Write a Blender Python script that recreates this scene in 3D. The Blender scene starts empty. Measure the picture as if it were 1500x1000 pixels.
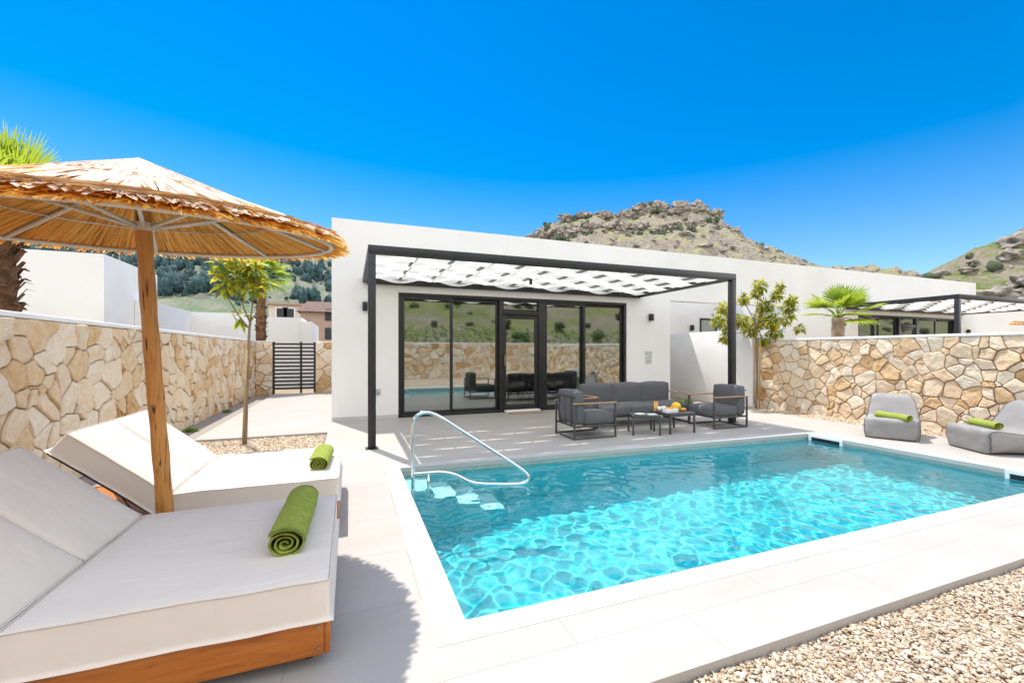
import bpy, math, random
import numpy as np
from mathutils import Vector, Matrix, noise

random.seed(7)
rng = np.random.default_rng(7)
sc = bpy.context.scene
COL = sc.collection
R = math.radians
PI = math.pi

# camera basis: the camera looks 20.74 degrees to the right of +Y
YAW = math.atan(238 / 628.6)
FW = Vector((math.sin(YAW), math.cos(YAW), 0)); RT = Vector((math.cos(YAW), -math.sin(YAW), 0))

# ------------------------------------------------------------------ materials
def ramp(nt, fac, stops):
    n = nt.nodes.new('ShaderNodeValToRGB')
    cr = n.color_ramp
    while len(cr.elements) < len(stops): cr.elements.new(0.5)
    for e, (p, c) in zip(cr.elements, stops):
        e.position = p; e.color = (*c, 1)
    nt.links.new(fac, n.inputs['Fac'])
    return n.outputs['Color']

def tex_noise(nt, scale, detail=4, rough=.55, coords='Object', stretch=None, dist=0):
    tc = nt.nodes.new('ShaderNodeTexCoord'); out = tc.outputs[coords]
    if stretch:
        mp = nt.nodes.new('ShaderNodeMapping'); mp.inputs['Scale'].default_value = stretch
        nt.links.new(out, mp.inputs['Vector']); out = mp.outputs['Vector']
    n = nt.nodes.new('ShaderNodeTexNoise')
    n.inputs['Scale'].default_value = scale; n.inputs['Detail'].default_value = detail
    n.inputs['Roughness'].default_value = rough; n.inputs['Distortion'].default_value = dist
    nt.links.new(out, n.inputs['Vector'])
    return n.outputs['Fac']

def bump(nt, h, strength, dist=.01, prev=None):
    b = nt.nodes.new('ShaderNodeBump'); b.inputs['Strength'].default_value = strength
    b.inputs['Distance'].default_value = dist
    nt.links.new(h, b.inputs['Height'])
    if prev is not None: nt.links.new(prev, b.inputs['Normal'])
    return b.outputs['Normal']

def mix(nt, fac, a, b, mode='MIX'):
    m = nt.nodes.new('ShaderNodeMix'); m.data_type = 'RGBA'; m.blend_type = mode
    for s, v in ((m.inputs[0], fac), (m.inputs[6], a), (m.inputs[7], b)):
        if isinstance(v, (int, float)): s.default_value = v
        elif isinstance(v, tuple): s.default_value = (*v, 1)
        else: nt.links.new(v, s)
    return m.outputs[2]

def base_mat(name):
    m = bpy.data.materials.new(name); m.use_nodes = True
    return m, m.node_tree, m.node_tree.nodes['Principled BSDF']

def pm(name, c1, c2=None, scale=6, rough=.6, bmp=0, bscale=60, metal=0, stretch=None, bdist=.01, detail=4, lo=.35, hi=.65, spec=.5):
    m, nt, p = base_mat(name)
    if c2 is None: c2 = tuple(x * .9 for x in c1)
    f = tex_noise(nt, scale, detail, stretch=stretch)
    nt.links.new(ramp(nt, f, [(lo, c1), (hi, c2)]), p.inputs['Base Color'])
    p.inputs['Roughness'].default_value = rough; p.inputs['Metallic'].default_value = metal
    p.inputs['Specular IOR Level'].default_value = spec
    if bmp:
        g = tex_noise(nt, bscale, 3, stretch=stretch)
        nt.links.new(bump(nt, g, bmp, bdist), p.inputs['Normal'])
    return m

def leaf_mat(name, c1, c2, trans, scale=3, tfac=.45):
    m, nt, p = base_mat(name)
    f = tex_noise(nt, scale, 3)
    col = ramp(nt, f, [(.35, c1), (.65, c2)])
    nt.links.new(col, p.inputs['Base Color']); p.inputs['Roughness'].default_value = .45
    t = nt.nodes.new('ShaderNodeBsdfTranslucent'); t.inputs['Color'].default_value = (*trans, 1)
    mx = nt.nodes.new('ShaderNodeMixShader'); mx.inputs[0].default_value = tfac
    nt.links.new(p.outputs[0], mx.inputs[1]); nt.links.new(t.outputs[0], mx.inputs[2])
    nt.links.new(mx.outputs[0], nt.nodes['Material Output'].inputs['Surface'])
    return m

def tint_mat(name, stops, nscale=14, namp=.35, rough=.85, bmp=.5, bscale=40, spec=.25):
    """colour by the per-face attribute 'tint' with a little noise on top"""
    m, nt, p = base_mat(name)
    a = nt.nodes.new('ShaderNodeAttribute'); a.attribute_name = 'tint'
    f = tex_noise(nt, nscale, 5, .6)
    mm = nt.nodes.new('ShaderNodeMath'); mm.operation = 'MULTIPLY_ADD'
    sb = nt.nodes.new('ShaderNodeMath'); sb.operation = 'SUBTRACT'; sb.inputs[1].default_value = .5
    nt.links.new(f, sb.inputs[0])
    nt.links.new(sb.outputs[0], mm.inputs[0]); mm.inputs[1].default_value = namp
    nt.links.new(a.outputs['Fac'], mm.inputs[2])
    nt.links.new(ramp(nt, mm.outputs[0], stops), p.inputs['Base Color'])
    p.inputs['Roughness'].default_value = rough; p.inputs['Specular IOR Level'].default_value = spec
    g = tex_noise(nt, bscale, 4, .65)
    if bmp: nt.links.new(bump(nt, g, bmp, .01), p.inputs['Normal'])
    return m

def deck_mat():
    m, nt, p = base_mat('pale_porcelain_tile')
    tc = nt.nodes.new('ShaderNodeTexCoord')
    br = nt.nodes.new('ShaderNodeTexBrick')
    br.offset = .5; br.inputs['Scale'].default_value = 1
    br.inputs['Brick Width'].default_value = 1.2; br.inputs['Row Height'].default_value = .6
    br.inputs['Mortar Size'].default_value = .0022; br.inputs['Mortar Smooth'].default_value = .2
    br.inputs['Color1'].default_value = (.385, .362, .330, 1); br.inputs['Color2'].default_value = (.398, .375, .343, 1)
    br.inputs['Mortar'].default_value = (.29, .268, .24, 1)
    mp = nt.nodes.new('ShaderNodeMapping'); mp.inputs['Location'].default_value = (.25, .12, 0)
    nt.links.new(tc.outputs['Object'], mp.inputs['Vector']); nt.links.new(mp.outputs['Vector'], br.inputs['Vector'])
    f = tex_noise(nt, 2.2, 6, .6, stretch=(.6, 2.4, 1), dist=.6)
    veins = ramp(nt, f, [(.3, (.93, .92, .905)), (.7, (1.0, 1.0, 1.0))])
    c = mix(nt, 1.0, br.outputs['Color'], veins, 'MULTIPLY')
    f2 = tex_noise(nt, .9, 5, .65)
    st = ramp(nt, f2, [(.45, (1, 1, 1)), (.72, (.94, .925, .90))])
    c = mix(nt, 1.0, c, st, 'MULTIPLY')
    nt.links.new(c, p.inputs['Base Color'])
    p.inputs['Roughness'].default_value = .55; p.inputs['Specular IOR Level'].default_value = .3
    nt.links.new(bump(nt, tex_noise(nt, 30, 4), .08, .004), p.inputs['Normal'])
    return m

def pane_mat():
    m = bpy.data.materials.new('coated_window_glass'); m.use_nodes = True; nt = m.node_tree
    nt.nodes.clear(); out = nt.nodes.new('ShaderNodeOutputMaterial')
    tr = nt.nodes.new('ShaderNodeBsdfTransparent'); tr.inputs['Color'].default_value = (.62, .66, .64, 1)
    gl = nt.nodes.new('ShaderNodeBsdfGlossy'); gl.inputs['Roughness'].default_value = .03
    gl.inputs['Color'].default_value = (.86, .90, .85, 1)
    fr = nt.nodes.new('ShaderNodeFresnel'); fr.inputs['IOR'].default_value = 1.5
    ma = nt.nodes.new('ShaderNodeMath'); ma.operation = 'MULTIPLY_ADD'; ma.inputs[1].default_value = .75; ma.inputs[2].default_value = .38
    nt.links.new(fr.outputs[0], ma.inputs[0])
    tc = tex_noise(nt, .9, 2)
    b = bump(nt, tc, .012, .05); nt.links.new(b, gl.inputs['Normal'])
    mx = nt.nodes.new('ShaderNodeMixShader')
    nt.links.new(ma.outputs[0], mx.inputs[0]); nt.links.new(tr.outputs[0], mx.inputs[1]); nt.links.new(gl.outputs[0], mx.inputs[2])
    nt.links.new(mx.outputs[0], out.inputs['Surface'])
    return m

def water_mat():
    m, nt, p = base_mat('clear_pool_water')
    p.inputs['Base Color'].default_value = (.46, .965, .99, 1)
    p.inputs['Roughness'].default_value = 0; p.inputs['IOR'].default_value = 1.333
    p.inputs['Transmission Weight'].default_value = 1
    p.inputs['Specular IOR Level'].default_value = .3
    return m

def hill_mat(name, grass1, grass2, rock1, rock2, scale=.05, rock=.5, bumpd=1.0):
    m, nt, p = base_mat(name)
    g = ramp(nt, tex_noise(nt, scale * 4, 6, .65), [(.35, grass1), (.65, grass2)])
    r = ramp(nt, tex_noise(nt, scale * 9, 6, .7, dist=.5), [(.3, rock1), (.7, rock2)])
    geo = nt.nodes.new('ShaderNodeNewGeometry'); sep = nt.nodes.new('ShaderNodeSeparateXYZ')
    nt.links.new(geo.outputs['Normal'], sep.inputs[0])
    f = tex_noise(nt, scale * 2.2, 7, .72)
    ad = nt.nodes.new('ShaderNodeMath'); ad.operation = 'SUBTRACT'
    nt.links.new(f, ad.inputs[0]); nt.links.new(sep.outputs['Z'], ad.inputs[1])
    k = ramp(nt, ad.outputs[0], [(0, (0, 0, 0)), (1, (1, 1, 1))])
    mr = nt.nodes.new('ShaderNodeMapRange'); nt.links.new(ad.outputs[0], mr.inputs['Value'])
    mr.inputs['From Min'].default_value = -.55 + (.5 - rock) * .8; mr.inputs['From Max'].default_value = -.35 + (.5 - rock) * .8
    c = mix(nt, mr.outputs[0], g, r)
    nt.links.new(c, p.inputs['Base Color']); p.inputs['Roughness'].default_value = .95
    p.inputs['Specular IOR Level'].default_value = .1
    nt.links.new(bump(nt, tex_noise(nt, scale * 14, 6, .75), .9, bumpd), p.inputs['Normal'])
    return m

def wood_mat(name, c1, c2, dark, stretch=(1.5, 14, 14), rough=.5, knots=True):
    m, nt, p = base_mat(name)
    f = tex_noise(nt, 3, 6, .6, stretch=stretch, dist=.8)
    c = ramp(nt, f, [(.3, c1), (.55, c2), (.75, dark)])
    if knots:
        f2 = tex_noise(nt, 4.2, 2, .5, stretch=tuple(max(.8, s * .22) for s in stretch))
        k = ramp(nt, f2, [(.70, (1, 1, 1)), (.78, (.32, .2, .12))])
        c = mix(nt, 1.0, c, k, 'MULTIPLY')
    nt.links.new(c, p.inputs['Base Color']); p.inputs['Roughness'].default_value = rough
    nt.links.new(bump(nt, f, .25, .004), p.inputs['Normal'])
    return m

def reed_mat(name='straw_reed', tf=.38, stops=((0, (.30, .19, .10)), (.25, (.55, .43, .30)), (.6, (.68, .58, .465)), (1, (.78, .71, .62)))):
    m, nt, p = base_mat(name)
    a = nt.nodes.new('ShaderNodeAttribute'); a.attribute_name = 'tint'
    c = ramp(nt, a.outputs['Fac'], stops)
    nt.links.new(c, p.inputs['Base Color']); p.inputs['Roughness'].default_value = .6
    p.inputs['Specular IOR Level'].default_value = .25
    t = nt.nodes.new('ShaderNodeBsdfTranslucent')
    c2 = ramp(nt, a.outputs['Fac'], [(0, (.40, .14, .015)), (.4, (.88, .45, .07)), (1, (.98, .62, .16))])
    nt.links.new(c2, t.inputs['Color'])
    mx = nt.nodes.new('ShaderNodeMixShader'); mx.inputs[0].default_value = tf
    nt.links.new(p.outputs[0], mx.inputs[1]); nt.links.new(t.outputs[0], mx.inputs[2])
    nt.links.new(mx.outputs[0], nt.nodes['Material Output'].inputs['Surface'])
    return m

def cloth_mat(name, c, trans, tf):
    m, nt, p = base_mat(name)
    f = tex_noise(nt, 220, 2); p.inputs['Roughness'].default_value = .9
    nt.links.new(ramp(nt, tex_noise(nt, 3, 4), [(.3, c), (.7, tuple(x * .93 for x in c))]), p.inputs['Base Color'])
    nt.links.new(bump(nt, f, .2, .002), p.inputs['Normal'])
    t = nt.nodes.new('ShaderNodeBsdfTranslucent'); t.inputs['Color'].default_value = (*trans, 1)
    mx = nt.nodes.new('ShaderNodeMixShader'); mx.inputs[0].default_value = tf
    nt.links.new(p.outputs[0], mx.inputs[1]); nt.links.new(t.outputs[0], mx.inputs[2])
    nt.links.new(mx.outputs[0], nt.nodes['Material Output'].inputs['Surface'])
    return m

M = {}
M['white'] = pm('white_render', (.815, .805, .79), (.765, .752, .735), .9, .85, .25, 60, spec=.2, bdist=.004, detail=8)
M['coping'] = pm('coping_white_paint', (.80, .785, .76), (.74, .72, .69), 3, .8, .15, 60, spec=.2)
M['baseboard'] = pm('grey_skirting_tile', (.55, .53, .51), (.50, .485, .465), 5, .5)
M['deck'] = deck_mat()
M['copestone'] = pm('pool_edge_stone', (.455, .435, .405), (.42, .40, .37), 2.5, .6, .08, 50, spec=.3)
M['basin'] = pm('turquoise_pool_plaster', (.125, .61, .67), (.105, .575, .64), 1.5, .8, spec=.2)
M['band'] = pm('grey_green_waterline_tile', (.42, .46, .42), (.33, .38, .36), 9, .35, spec=.4)
M['steps'] = pm('pale_step_plaster', (.82, .86, .86), (.76, .80, .81), 3, .8)
M['water'] = water_mat()
M['slatgrey'] = pm('grey_powder_coat', (.13, .13, .13), None, 8, .45)
M['black'] = pm('black_powder_coat', (.012, .012, .013), (.017, .017, .018), 8, .42, .05, 200)
M['darkmetal'] = pm('charcoal_powder_coat', (.055, .055, .053), (.07, .07, .067), 8, .45)
M['pane'] = pane_mat()
M['chrome'] = pm('polished_steel', (.78, .78, .77), (.70, .71, .70), 6, .1, metal=1)
M['beigepaint'] = pm('beige_painted_tube', (.62, .56, .48), (.54, .48, .41), 8, .5)
M['steel'] = pm('brushed_steel', (.5, .49, .47), (.4, .39, .38), 20, .35, metal=1)
M['mattress'] = pm('cream_outdoor_canvas', (.67, .605, .53), (.64, .57, .495), 2.0, .9, .22, 320, spec=.15, bdist=.003)
def add_wrinkles(m):
    nt = m.node_tree; p = nt.nodes['Principled BSDF']; prev = p.inputs['Normal'].links[0].from_socket
    w1 = tex_noise(nt, 3.2, 3, .5, dist=1.2, stretch=(1, 2.2, 1))
    nt.links.new(bump(nt, w1, .22, .03, prev), p.inputs['Normal'])
add_wrinkles(M['mattress'])
M['wood'] = wood_mat('varnished_orange_pine', (.50, .17, .025), (.40, .115, .012), (.26, .06, .006), rough=.38)
M['pole'] = wood_mat('peeled_log', (.56, .26, .065), (.46, .19, .04), (.22, .08, .02), (13, 13, 1.0), .55)
def add_cracks(m):
    nt = m.node_tree; p = nt.nodes['Principled BSDF']; src = p.inputs['Base Color'].links[0].from_socket
    k = ramp(nt, tex_noise(nt, 3.0, 3, .5, stretch=(16, 16, .55), dist=.4), [(.335, (.16, .09, .045)), (.375, (1, 1, 1))])
    k2 = ramp(nt, tex_noise(nt, 5.5, 2, .5, stretch=(3, 3, 1.2)), [(.69, (1, 1, 1)), (.75, (.34, .18, .09))])
    nt.links.new(mix(nt, 1.0, mix(nt, 1.0, src, k, 'MULTIPLY'), k2, 'MULTIPLY'), p.inputs['Base Color'])
add_cracks(M['pole'])
M['teak'] = wood_mat('pale_teak', (.42, .25, .13), (.36, .20, .10), (.28, .15, .07), (2, 20, 20), .5, False)
M['reed'] = reed_mat()
M['goldreed'] = reed_mat('golden_reed', .50, [(0, (.46, .20, .04)), (.35, (.85, .48, .10)), (1, (.94, .66, .22))])
M['towel'] = pm('lime_green_terry', (.30, .345, .07), (.22, .27, .045), 40, .95, .9, 260, bdist=.004, spec=.1)
M['charcoal'] = pm('charcoal_weave', (.125, .127, .132), (.10, .102, .107), 90, .9, .3, 420, spec=.15, bdist=.003)
M['vinyl'] = pm('grey_faux_leather', (.265, .25, .238), (.225, .213, .202), 4, .5, .12, 150, spec=.4, bdist=.003)
M['seam'] = pm('dark_grey_piping', (.09, .085, .08), None, 10, .6)
M['shade'] = cloth_mat('cream_shade_cloth', (.60, .565, .495), (.92, .88, .77), .56)
M['stone'] = tint_mat('honey_fieldstone', [(0, (.36, .18, .06)), (.2, (.56, .35, .16)), (.45, (.64, .46, .28)), (.7, (.69, .54, .375)), (1, (.73, .63, .495))], 13, 1.0, bmp=.9, bscale=34)
M['mortar'] = pm('dark_mortar', (.27, .19, .12), (.19, .13, .08), 14, .95, .5, 50)
M['pebble'] = tint_mat('mixed_river_pebbles', [(0, (.10, .07, .045)), (.25, (.32, .22, .14)), (.6, (.47, .36, .245)), (.85, (.56, .46, .35)), (1, (.64, .56, .46))], 60, .25, bmp=.2, bscale=120)
M['gravelbed'] = pm('sandy_gravel', (.47, .37, .28), (.26, .19, .135), 70, .95, .9, 110, bdist=.01, detail=6)
M['pinkgravel'] = pm('pink_fine_gravel', (.56, .45, .36), (.40, .30, .23), 60, .95, .8, 120, bdist=.008, detail=6)
M['shadegravel'] = pm('dark_gravel_wall_shade', (.36, .31, .27), (.22, .19, .165), 50, .95, .8, 110, bdist=.01, detail=6)  # dark gravel, its grey also carrying the left wall's shade in the colour
M['ground'] = pm('dry_earth', (.36, .28, .19), (.26, .20, .13), .8, .95, .5, 6, bdist=.05, detail=8)
M['bark'] = pm('grey_brown_bark', (.27, .19, .12), (.17, .115, .07), 14, .9, .7, 30, stretch=(2, 2, .4))
M['stake'] = pm('bamboo_stake', (.42, .31, .15), (.30, .21, .10), 10, .7, stretch=(2, 2, .3))
M['palmbark'] = pm('palm_fibre', (.24, .125, .065), (.12, .06, .03), 9, .95, .8, 26)
M['palmbark_pale'] = pm('pale_palm_trunk', (.44, .33, .25), (.29, .20, .14), 9, .9, .6, 30)
M['palmleaf'] = leaf_mat('fan_palm_leaf', (.13, .24, .025), (.27, .34, .035), (.52, .62, .06), 2.5, .45)
M['youngleaf'] = leaf_mat('yellow_green_leaf', (.24, .29, .025), (.46, .40, .03), (.72, .64, .05), 4, .45)
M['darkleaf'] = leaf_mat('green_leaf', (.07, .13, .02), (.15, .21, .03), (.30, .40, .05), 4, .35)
M['shrub'] = pm('far_shrub', (.040, .062, .032), (.070, .092, .045), 1.2, .95, .8, 3, bdist=.3)
M['pine'] = pm('far_wood_haze_blue', (.020, .052, .058), (.038, .078, .078), .8, .95, .8, 3, bdist=.3)  # blue of distant haze put into the tree colour
M['hedge'] = leaf_mat('hedge_leaf', (.08, .16, .02), (.16, .26, .03), (.2, .3, .04), 3, .2)
M['crag'] = hill_mat('limestone_crag', (.20, .20, .075), (.32, .285, .14), (.15, .13, .11), (.33, .285, .23), .07, .31)
M['rock'] = pm('grey_limestone', (.31, .265, .22), (.17, .145, .125), .35, .95, .9, 1.6, bdist=.25, detail=7)
M['greenhill'] = hill_mat('spring_hillside', (.095, .145, .028), (.17, .20, .05), (.22, .185, .13), (.34, .29, .22), .10, .36)
M['terrace'] = hill_mat('terraced_hillside', (.115, .165, .095), (.17, .205, .125), (.21, .205, .155), (.28, .27, .22), .06, .34)
M['backhill'] = hill_mat('scrub_hillside', (.16, .21, .05), (.34, .35, .13), (.26, .22, .15), (.44, .38, .29), .12, .42)
M['interior'] = pm('interior_plaster', (.42, .41, .39), (.38, .37, .35), 2, .8)
M['intfloor'] = pm('interior_floor_tile', (.38, .365, .35), (.33, .32, .305), 3, .4)
M['dkfurn'] = pm('dark_brown_furniture', (.035, .025, .02), (.05, .035, .028), 6, .5)
M['chairshell'] = pm('pale_chair_shell', (.45, .46, .45), None, 6, .5)
M['ceramic'] = pm('white_ceramic', (.80, .80, .78), (.76, .76, .74), 6, .2)
M['paper'] = pm('white_napkin', (.78, .79, .80), (.72, .74, .76), 20, .8)
M['orange'] = pm('orange_peel', (.78, .36, .02), (.70, .28, .015), 12, .45, .2, 120)
M['yellow'] = pm('yellow_melon_skin', (.80, .50, .03), (.74, .40, .02), 8, .45, .2, 60)
M['amber'] = pm('amber_drink', (.60, .32, .05), (.52, .25, .03), 8, .2)
M['greenplain'] = leaf_mat('small_weed_leaf', (.12, .22, .03), (.18, .30, .04), (.3, .45, .05), 8, .3)
M['mat'] = pm('coir_doormat', (.42, .29, .19), (.34, .22, .14), 60, .95, .8, 200)
M['beige'] = pm('beige_render', (.58, .50, .42), (.54, .46, .385), 1.5, .9)
M['brownwall'] = pm('brown_pink_render', (.36, .25, .20), (.32, .22, .175), 1.5, .9)
M['tile'] = pm('dark_roof_tile', (.16, .09, .065), (.09, .055, .045), 5, .85, .8, 8, bdist=.05)
M['darkvoid'] = pm('dark_opening', (.012, .016, .02), (.02, .024, .028), 5, .6)
M['signpaper'] = pm('laminated_notice', (.72, .74, .72), (.68, .70, .70), 20, .3)
M['signgreen'] = pm('notice_green_print', (.30, .38, .26), (.36, .42, .32), 20, .4)
M['signgrey'] = pm('notice_grey_print', (.30, .31, .33), (.40, .41, .43), 30, .4)
M['signblue'] = pm('notice_blue_print', (.42, .47, .56), (.48, .52, .60), 20, .4)
M['rubber'] = pm('black_rubber', (.015, .015, .015), None, 8, .7)
M['concrete'] = pm('pale_kerb', (.55, .50, .44), (.48, .43, .37), 6, .9, .3, 50)

# ------------------------------------------------------------------ builders
class MB:
    def __init__(s): s.v = []; s.f = []; s.t = []; s.tint = 0.5
    def add(s, vs, fs, tint=None):
        n = len(s.v); s.v.extend(vs); s.f.extend([tuple(i + n for i in f) for f in fs])
        s.t.extend([s.tint if tint is None else tint] * len(fs)); return s
    def box(s, x0, x1, y0, y1, z0, z1):
        return s.add([(x0,y0,z0),(x1,y0,z0),(x1,y1,z0),(x0,y1,z0),(x0,y0,z1),(x1,y0,z1),(x1,y1,z1),(x0,y1,z1)],
              [(3,2,1,0),(4,5,6,7),(0,1,5,4),(1,2,6,5),(2,3,7,6),(3,0,4,7)])
    def obox(s, c, size, mat3):
        vs = []
        for k in range(8):
            l = Vector(((-.5, .5)[k & 1] * size[0], (-.5, .5)[k >> 1 & 1] * size[1], (-.5, .5)[k >> 2] * size[2]))
            vs.append(tuple(Vector(c) + mat3 @ l))
        return s.add(vs, [(1,0,2,3),(4,5,7,6),(0,1,5,4),(1,3,7,5),(3,2,6,7),(2,0,4,6)])
    def bar(s, a, b, w, h=None, up=(0,0,1)):
        a, b = Vector(a), Vector(b); d = b - a; L = d.length; x = d.normalized(); u = Vector(up)
        if abs(x.dot(u)) > .98: u = Vector((1,0,0))
        y = u.cross(x).normalized(); z = x.cross(y)
        return s.obox((a + b) / 2, (L, w, h or w), Matrix((x, y, z)).transposed())
    def tube(s, pts, r, n=12, cap=True):
        pts = [Vector(p) for p in pts]; rs = r if isinstance(r, (list, tuple)) else [r] * len(pts)
        base = len(s.v); prev = None; vs = []
        for i, p in enumerate(pts):
            t = (pts[min(i + 1, len(pts) - 1)] - pts[max(i - 1, 0)]).normalized()
            if prev is None:
                u = Vector((0,0,1)) if abs(t.z) < .9 else Vector((1,0,0)); a = t.cross(u).normalized()
            else: a = (prev - t * prev.dot(t)).normalized()
            prev = a; b = t.cross(a)
            for k in range(n):
                th = 2 * PI * k / n; vs.append(tuple(p + (a * math.cos(th) + b * math.sin(th)) * rs[i]))
        fs = [(i*n+k, i*n+(k+1)%n, (i+1)*n+(k+1)%n, (i+1)*n+k) for i in range(len(pts)-1) for k in range(n)]
        if cap:
            fs.append(tuple(range(n-1, -1, -1))); fs.append(tuple(range((len(pts)-1)*n, len(pts)*n)))
        return s.add(vs, fs)
    def slab(s, poly, z0, z1):
        n = len(poly)
        vs = [(x, y, z0) for x, y in poly] + [(x, y, z1) for x, y in poly]
        fs = [tuple(range(n-1, -1, -1)), tuple(range(n, 2*n))] + [(i, (i+1)%n, n+(i+1)%n, n+i) for i in range(n)]
        return s.add(vs, fs)
    def lathe(s, prof, n=24, c=(0,0,0)):
        vs = [(c[0]+r*math.cos(2*PI*k/n), c[1]+r*math.sin(2*PI*k/n), c[2]+z) for r, z in prof for k in range(n)]
        fs = [(i*n+k, i*n+(k+1)%n, (i+1)*n+(k+1)%n, (i+1)*n+k) for i in range(len(prof)-1) for k in range(n)]
        return s.add(vs, fs)
    def blob(s, c, r, sub=1, amp=.3, freq=1.0, tint=None, seed=0):
        V, F = ICO[sub]; off = Vector((seed*1.7, seed*.9, seed*2.3)); vs = []
        for q in V:
            k = 1 + amp * noise.noise(q * freq * 1.6 + off)
            vs.append((c[0]+q.x*r[0]*k, c[1]+q.y*r[1]*k, c[2]+q.z*r[2]*k))
        return s.add(vs, F, tint)
    def build(s, name, m, parent=None, smooth=False, bevel=0, seg=2, subsurf=0, tints=False, local=False):
        me = bpy.data.meshes.new(name)
        vs = s.v
        if parent is not None and not local:
            o0 = parent['_org'] if '_org' in parent else (0,0,0)
            vs = [(x-o0[0], y-o0[1], z-o0[2]) for x, y, z in vs]
        me.from_pydata(vs, [], s.f); me.materials.append(m)
        if tints:
            a = me.attributes.new('tint', 'FLOAT', 'FACE'); a.data.foreach_set('value', s.t)
        if smooth: me.polygons.foreach_set('use_smooth', [True] * len(me.polygons))
        o = bpy.data.objects.new(name, me); COL.objects.link(o)
        if parent is not None:
            o.parent = parent
            if parent.type == 'MESH' or '_org' in parent: o['_org'] = parent['_org'] if '_org' in parent else (0,0,0)
        if bevel:
            b = o.modifiers.new('bevel', 'BEVEL'); b.width = bevel; b.segments = seg; b.limit_method = 'ANGLE'; b.angle_limit = R(35)
            b.harden_normals = False
            if seg > 1: me.polygons.foreach_set('use_smooth', [True]*len(me.polygons)); me.set_sharp_from_angle(angle=R(30)) if False else None
        if subsurf:
            b = o.modifiers.new('subsurf', 'SUBSURF'); b.levels = subsurf; b.render_levels = subsurf
        return o

def _ico():
    import bmesh
    out = {}
    for k in (0, 1, 2, 3):
        bm = bmesh.new(); bmesh.ops.create_icosphere(bm, subdivisions=k + 1 if k else 1, radius=1)
        bm.verts.ensure_lookup_table()
        out[k] = ([v.co.copy() for v in bm.verts], [tuple(v.index for v in f.verts) for f in bm.faces]); bm.free()
    return out
ICO = _ico()

def tag(o, label=None, cat=None, group=None, kind=None):
    if label: o['label'] = label
    if cat: o['category'] = cat
    if group: o['group'] = group
    if kind: o['kind'] = kind
    return o

def thing(name, label, cat, loc=(0,0,0), group=None, rz=0, world=False):
    """Empty at the base of a thing.  world=True: its parts are given in world coordinates."""
    o = bpy.data.objects.new(name, None); COL.objects.link(o); o.location = loc; o.rotation_euler = (0,0,rz)
    o.empty_display_size = .2
    o['_org'] = tuple(loc) if world else (0.,0.,0.)
    return tag(o, label, cat, group)

def struct(name, mb, m, **k):
    return tag(mb.build(name, m, **k), kind='structure')

def copy_tree(o, parent=None):
    c = o.copy(); COL.objects.link(c)
    if parent is not None: c.parent = parent
    for ch in list(o.children): copy_tree(ch, c)
    return c

def grid(mb, nx, ny, fn):
    b = [fn(i / nx, j / ny) for j in range(ny + 1) for i in range(nx + 1)]
    mb.add(b, [(j*(nx+1)+i, j*(nx+1)+i+1, (j+1)*(nx+1)+i+1, (j+1)*(nx+1)+i) for j in range(ny) for i in range(nx)])
    return mb

def smooth_path(pts, n=8):
    P = [Vector(p) for p in pts]; out = []
    for i in range(len(P) - 1):
        p0, p1, p2, p3 = P[max(i-1,0)], P[i], P[i+1], P[min(i+2, len(P)-1)]
        for k in range(n):
            t = k / n
            out.append(.5*((2*p1) + (p2-p0)*t + (2*p0-5*p1+4*p2-p3)*t*t + (3*p1-p0-3*p2+p3)*t**3))
    out.append(P[-1]); return out

# ------------------------------------------------------------------ ground, deck, pool
g = MB()
X0, X1, Y0, Y1 = -2.15, 8.4, 1.385, 8.64
B = 900
g.slab([(-B,-B),(B,-B),(B,Y0),(-B,Y0)], -.5, -.062)
g.slab([(-B,Y1),(B,Y1),(B,B),(-B,B)], -.5, -.062)
g.slab([(-B,Y0),(X0,Y0),(X0,Y1),(-B,Y1)], -.5, -.062)
g.slab([(X1,Y0),(B,Y0),(B,Y1),(X1,Y1)], -.5, -.062)
struct('ground', g, M['ground'])

PB0, PB1 = 4.91, 4.70           # pool back edge (left / right)
PX0, PX1, PF = .525, 6.775, 2.022
W = .165
cx0, cx1, cf, cb0, cb1 = PX0 - W, PX1 + W, PF - W + .02, PB0 + W, PB1 + W
d = MB()
d.slab([(X0,Y0),(X1,Y0),(X1,cf),(X0,cf)], -.12, 0)
d.slab([(X0,cf),(cx0,cf),(cx0,cb0),(X0,cb0)], -.12, 0)
d.slab([(cx1,cf),(X1,cf),(X1,cb1),(cx1,cb1)], -.12, 0)
d.slab([(X0,cb0),(cx0,cb0),(cx1,cb1),(X1,cb1),(X1,Y1),(-.33,Y1),(-.33,6.38),(X0,6.38)], -.12, 0)
struct('deck', d, M['deck'])
p = MB().slab([(X0,7.52),(-.33,7.52),(-.33,Y1),(-.312,Y1),(-.312,14.78),(X0,14.78)], -.12, -.001)
struct('path', p, M['deck'])
c = MB()
ip = [(PX0,PF),(PX1,PF),(PX1,PB1),(PX0,PB0)]; op = [(cx0,cf),(cx1,cf),(cx1,cb1),(cx0,cb0)]
for i in range(4):
    j = (i + 1) % 4
    c.slab([op[i], op[j], ip[j], ip[i]], -.05, .002)
struct('pool_coping', c, M['copestone'])
ZF = -1.32; e = .012
def quadwall(mb, a, b, z0, z1): mb.add([(*a,z0),(*b,z0),(*b,z1),(*a,z1)], [(0,1,2,3)])
bp = [(PX0-e,PF-e),(PX1+e,PF-e),(PX1+e,PB1+e),(PX0-e,PB0+e)]
bn = MB()
bn.add([(x,y,ZF) for x,y in bp], [(0,1,2,3)])
for i in range(4): quadwall(bn, bp[(i+1)%4], bp[i], ZF, -.17)
basin = struct('pool_basin', bn, M['basin'])
bd = MB()
for i in range(4): quadwall(bd, bp[(i+1)%4], bp[i], -.17, -.05)
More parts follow.
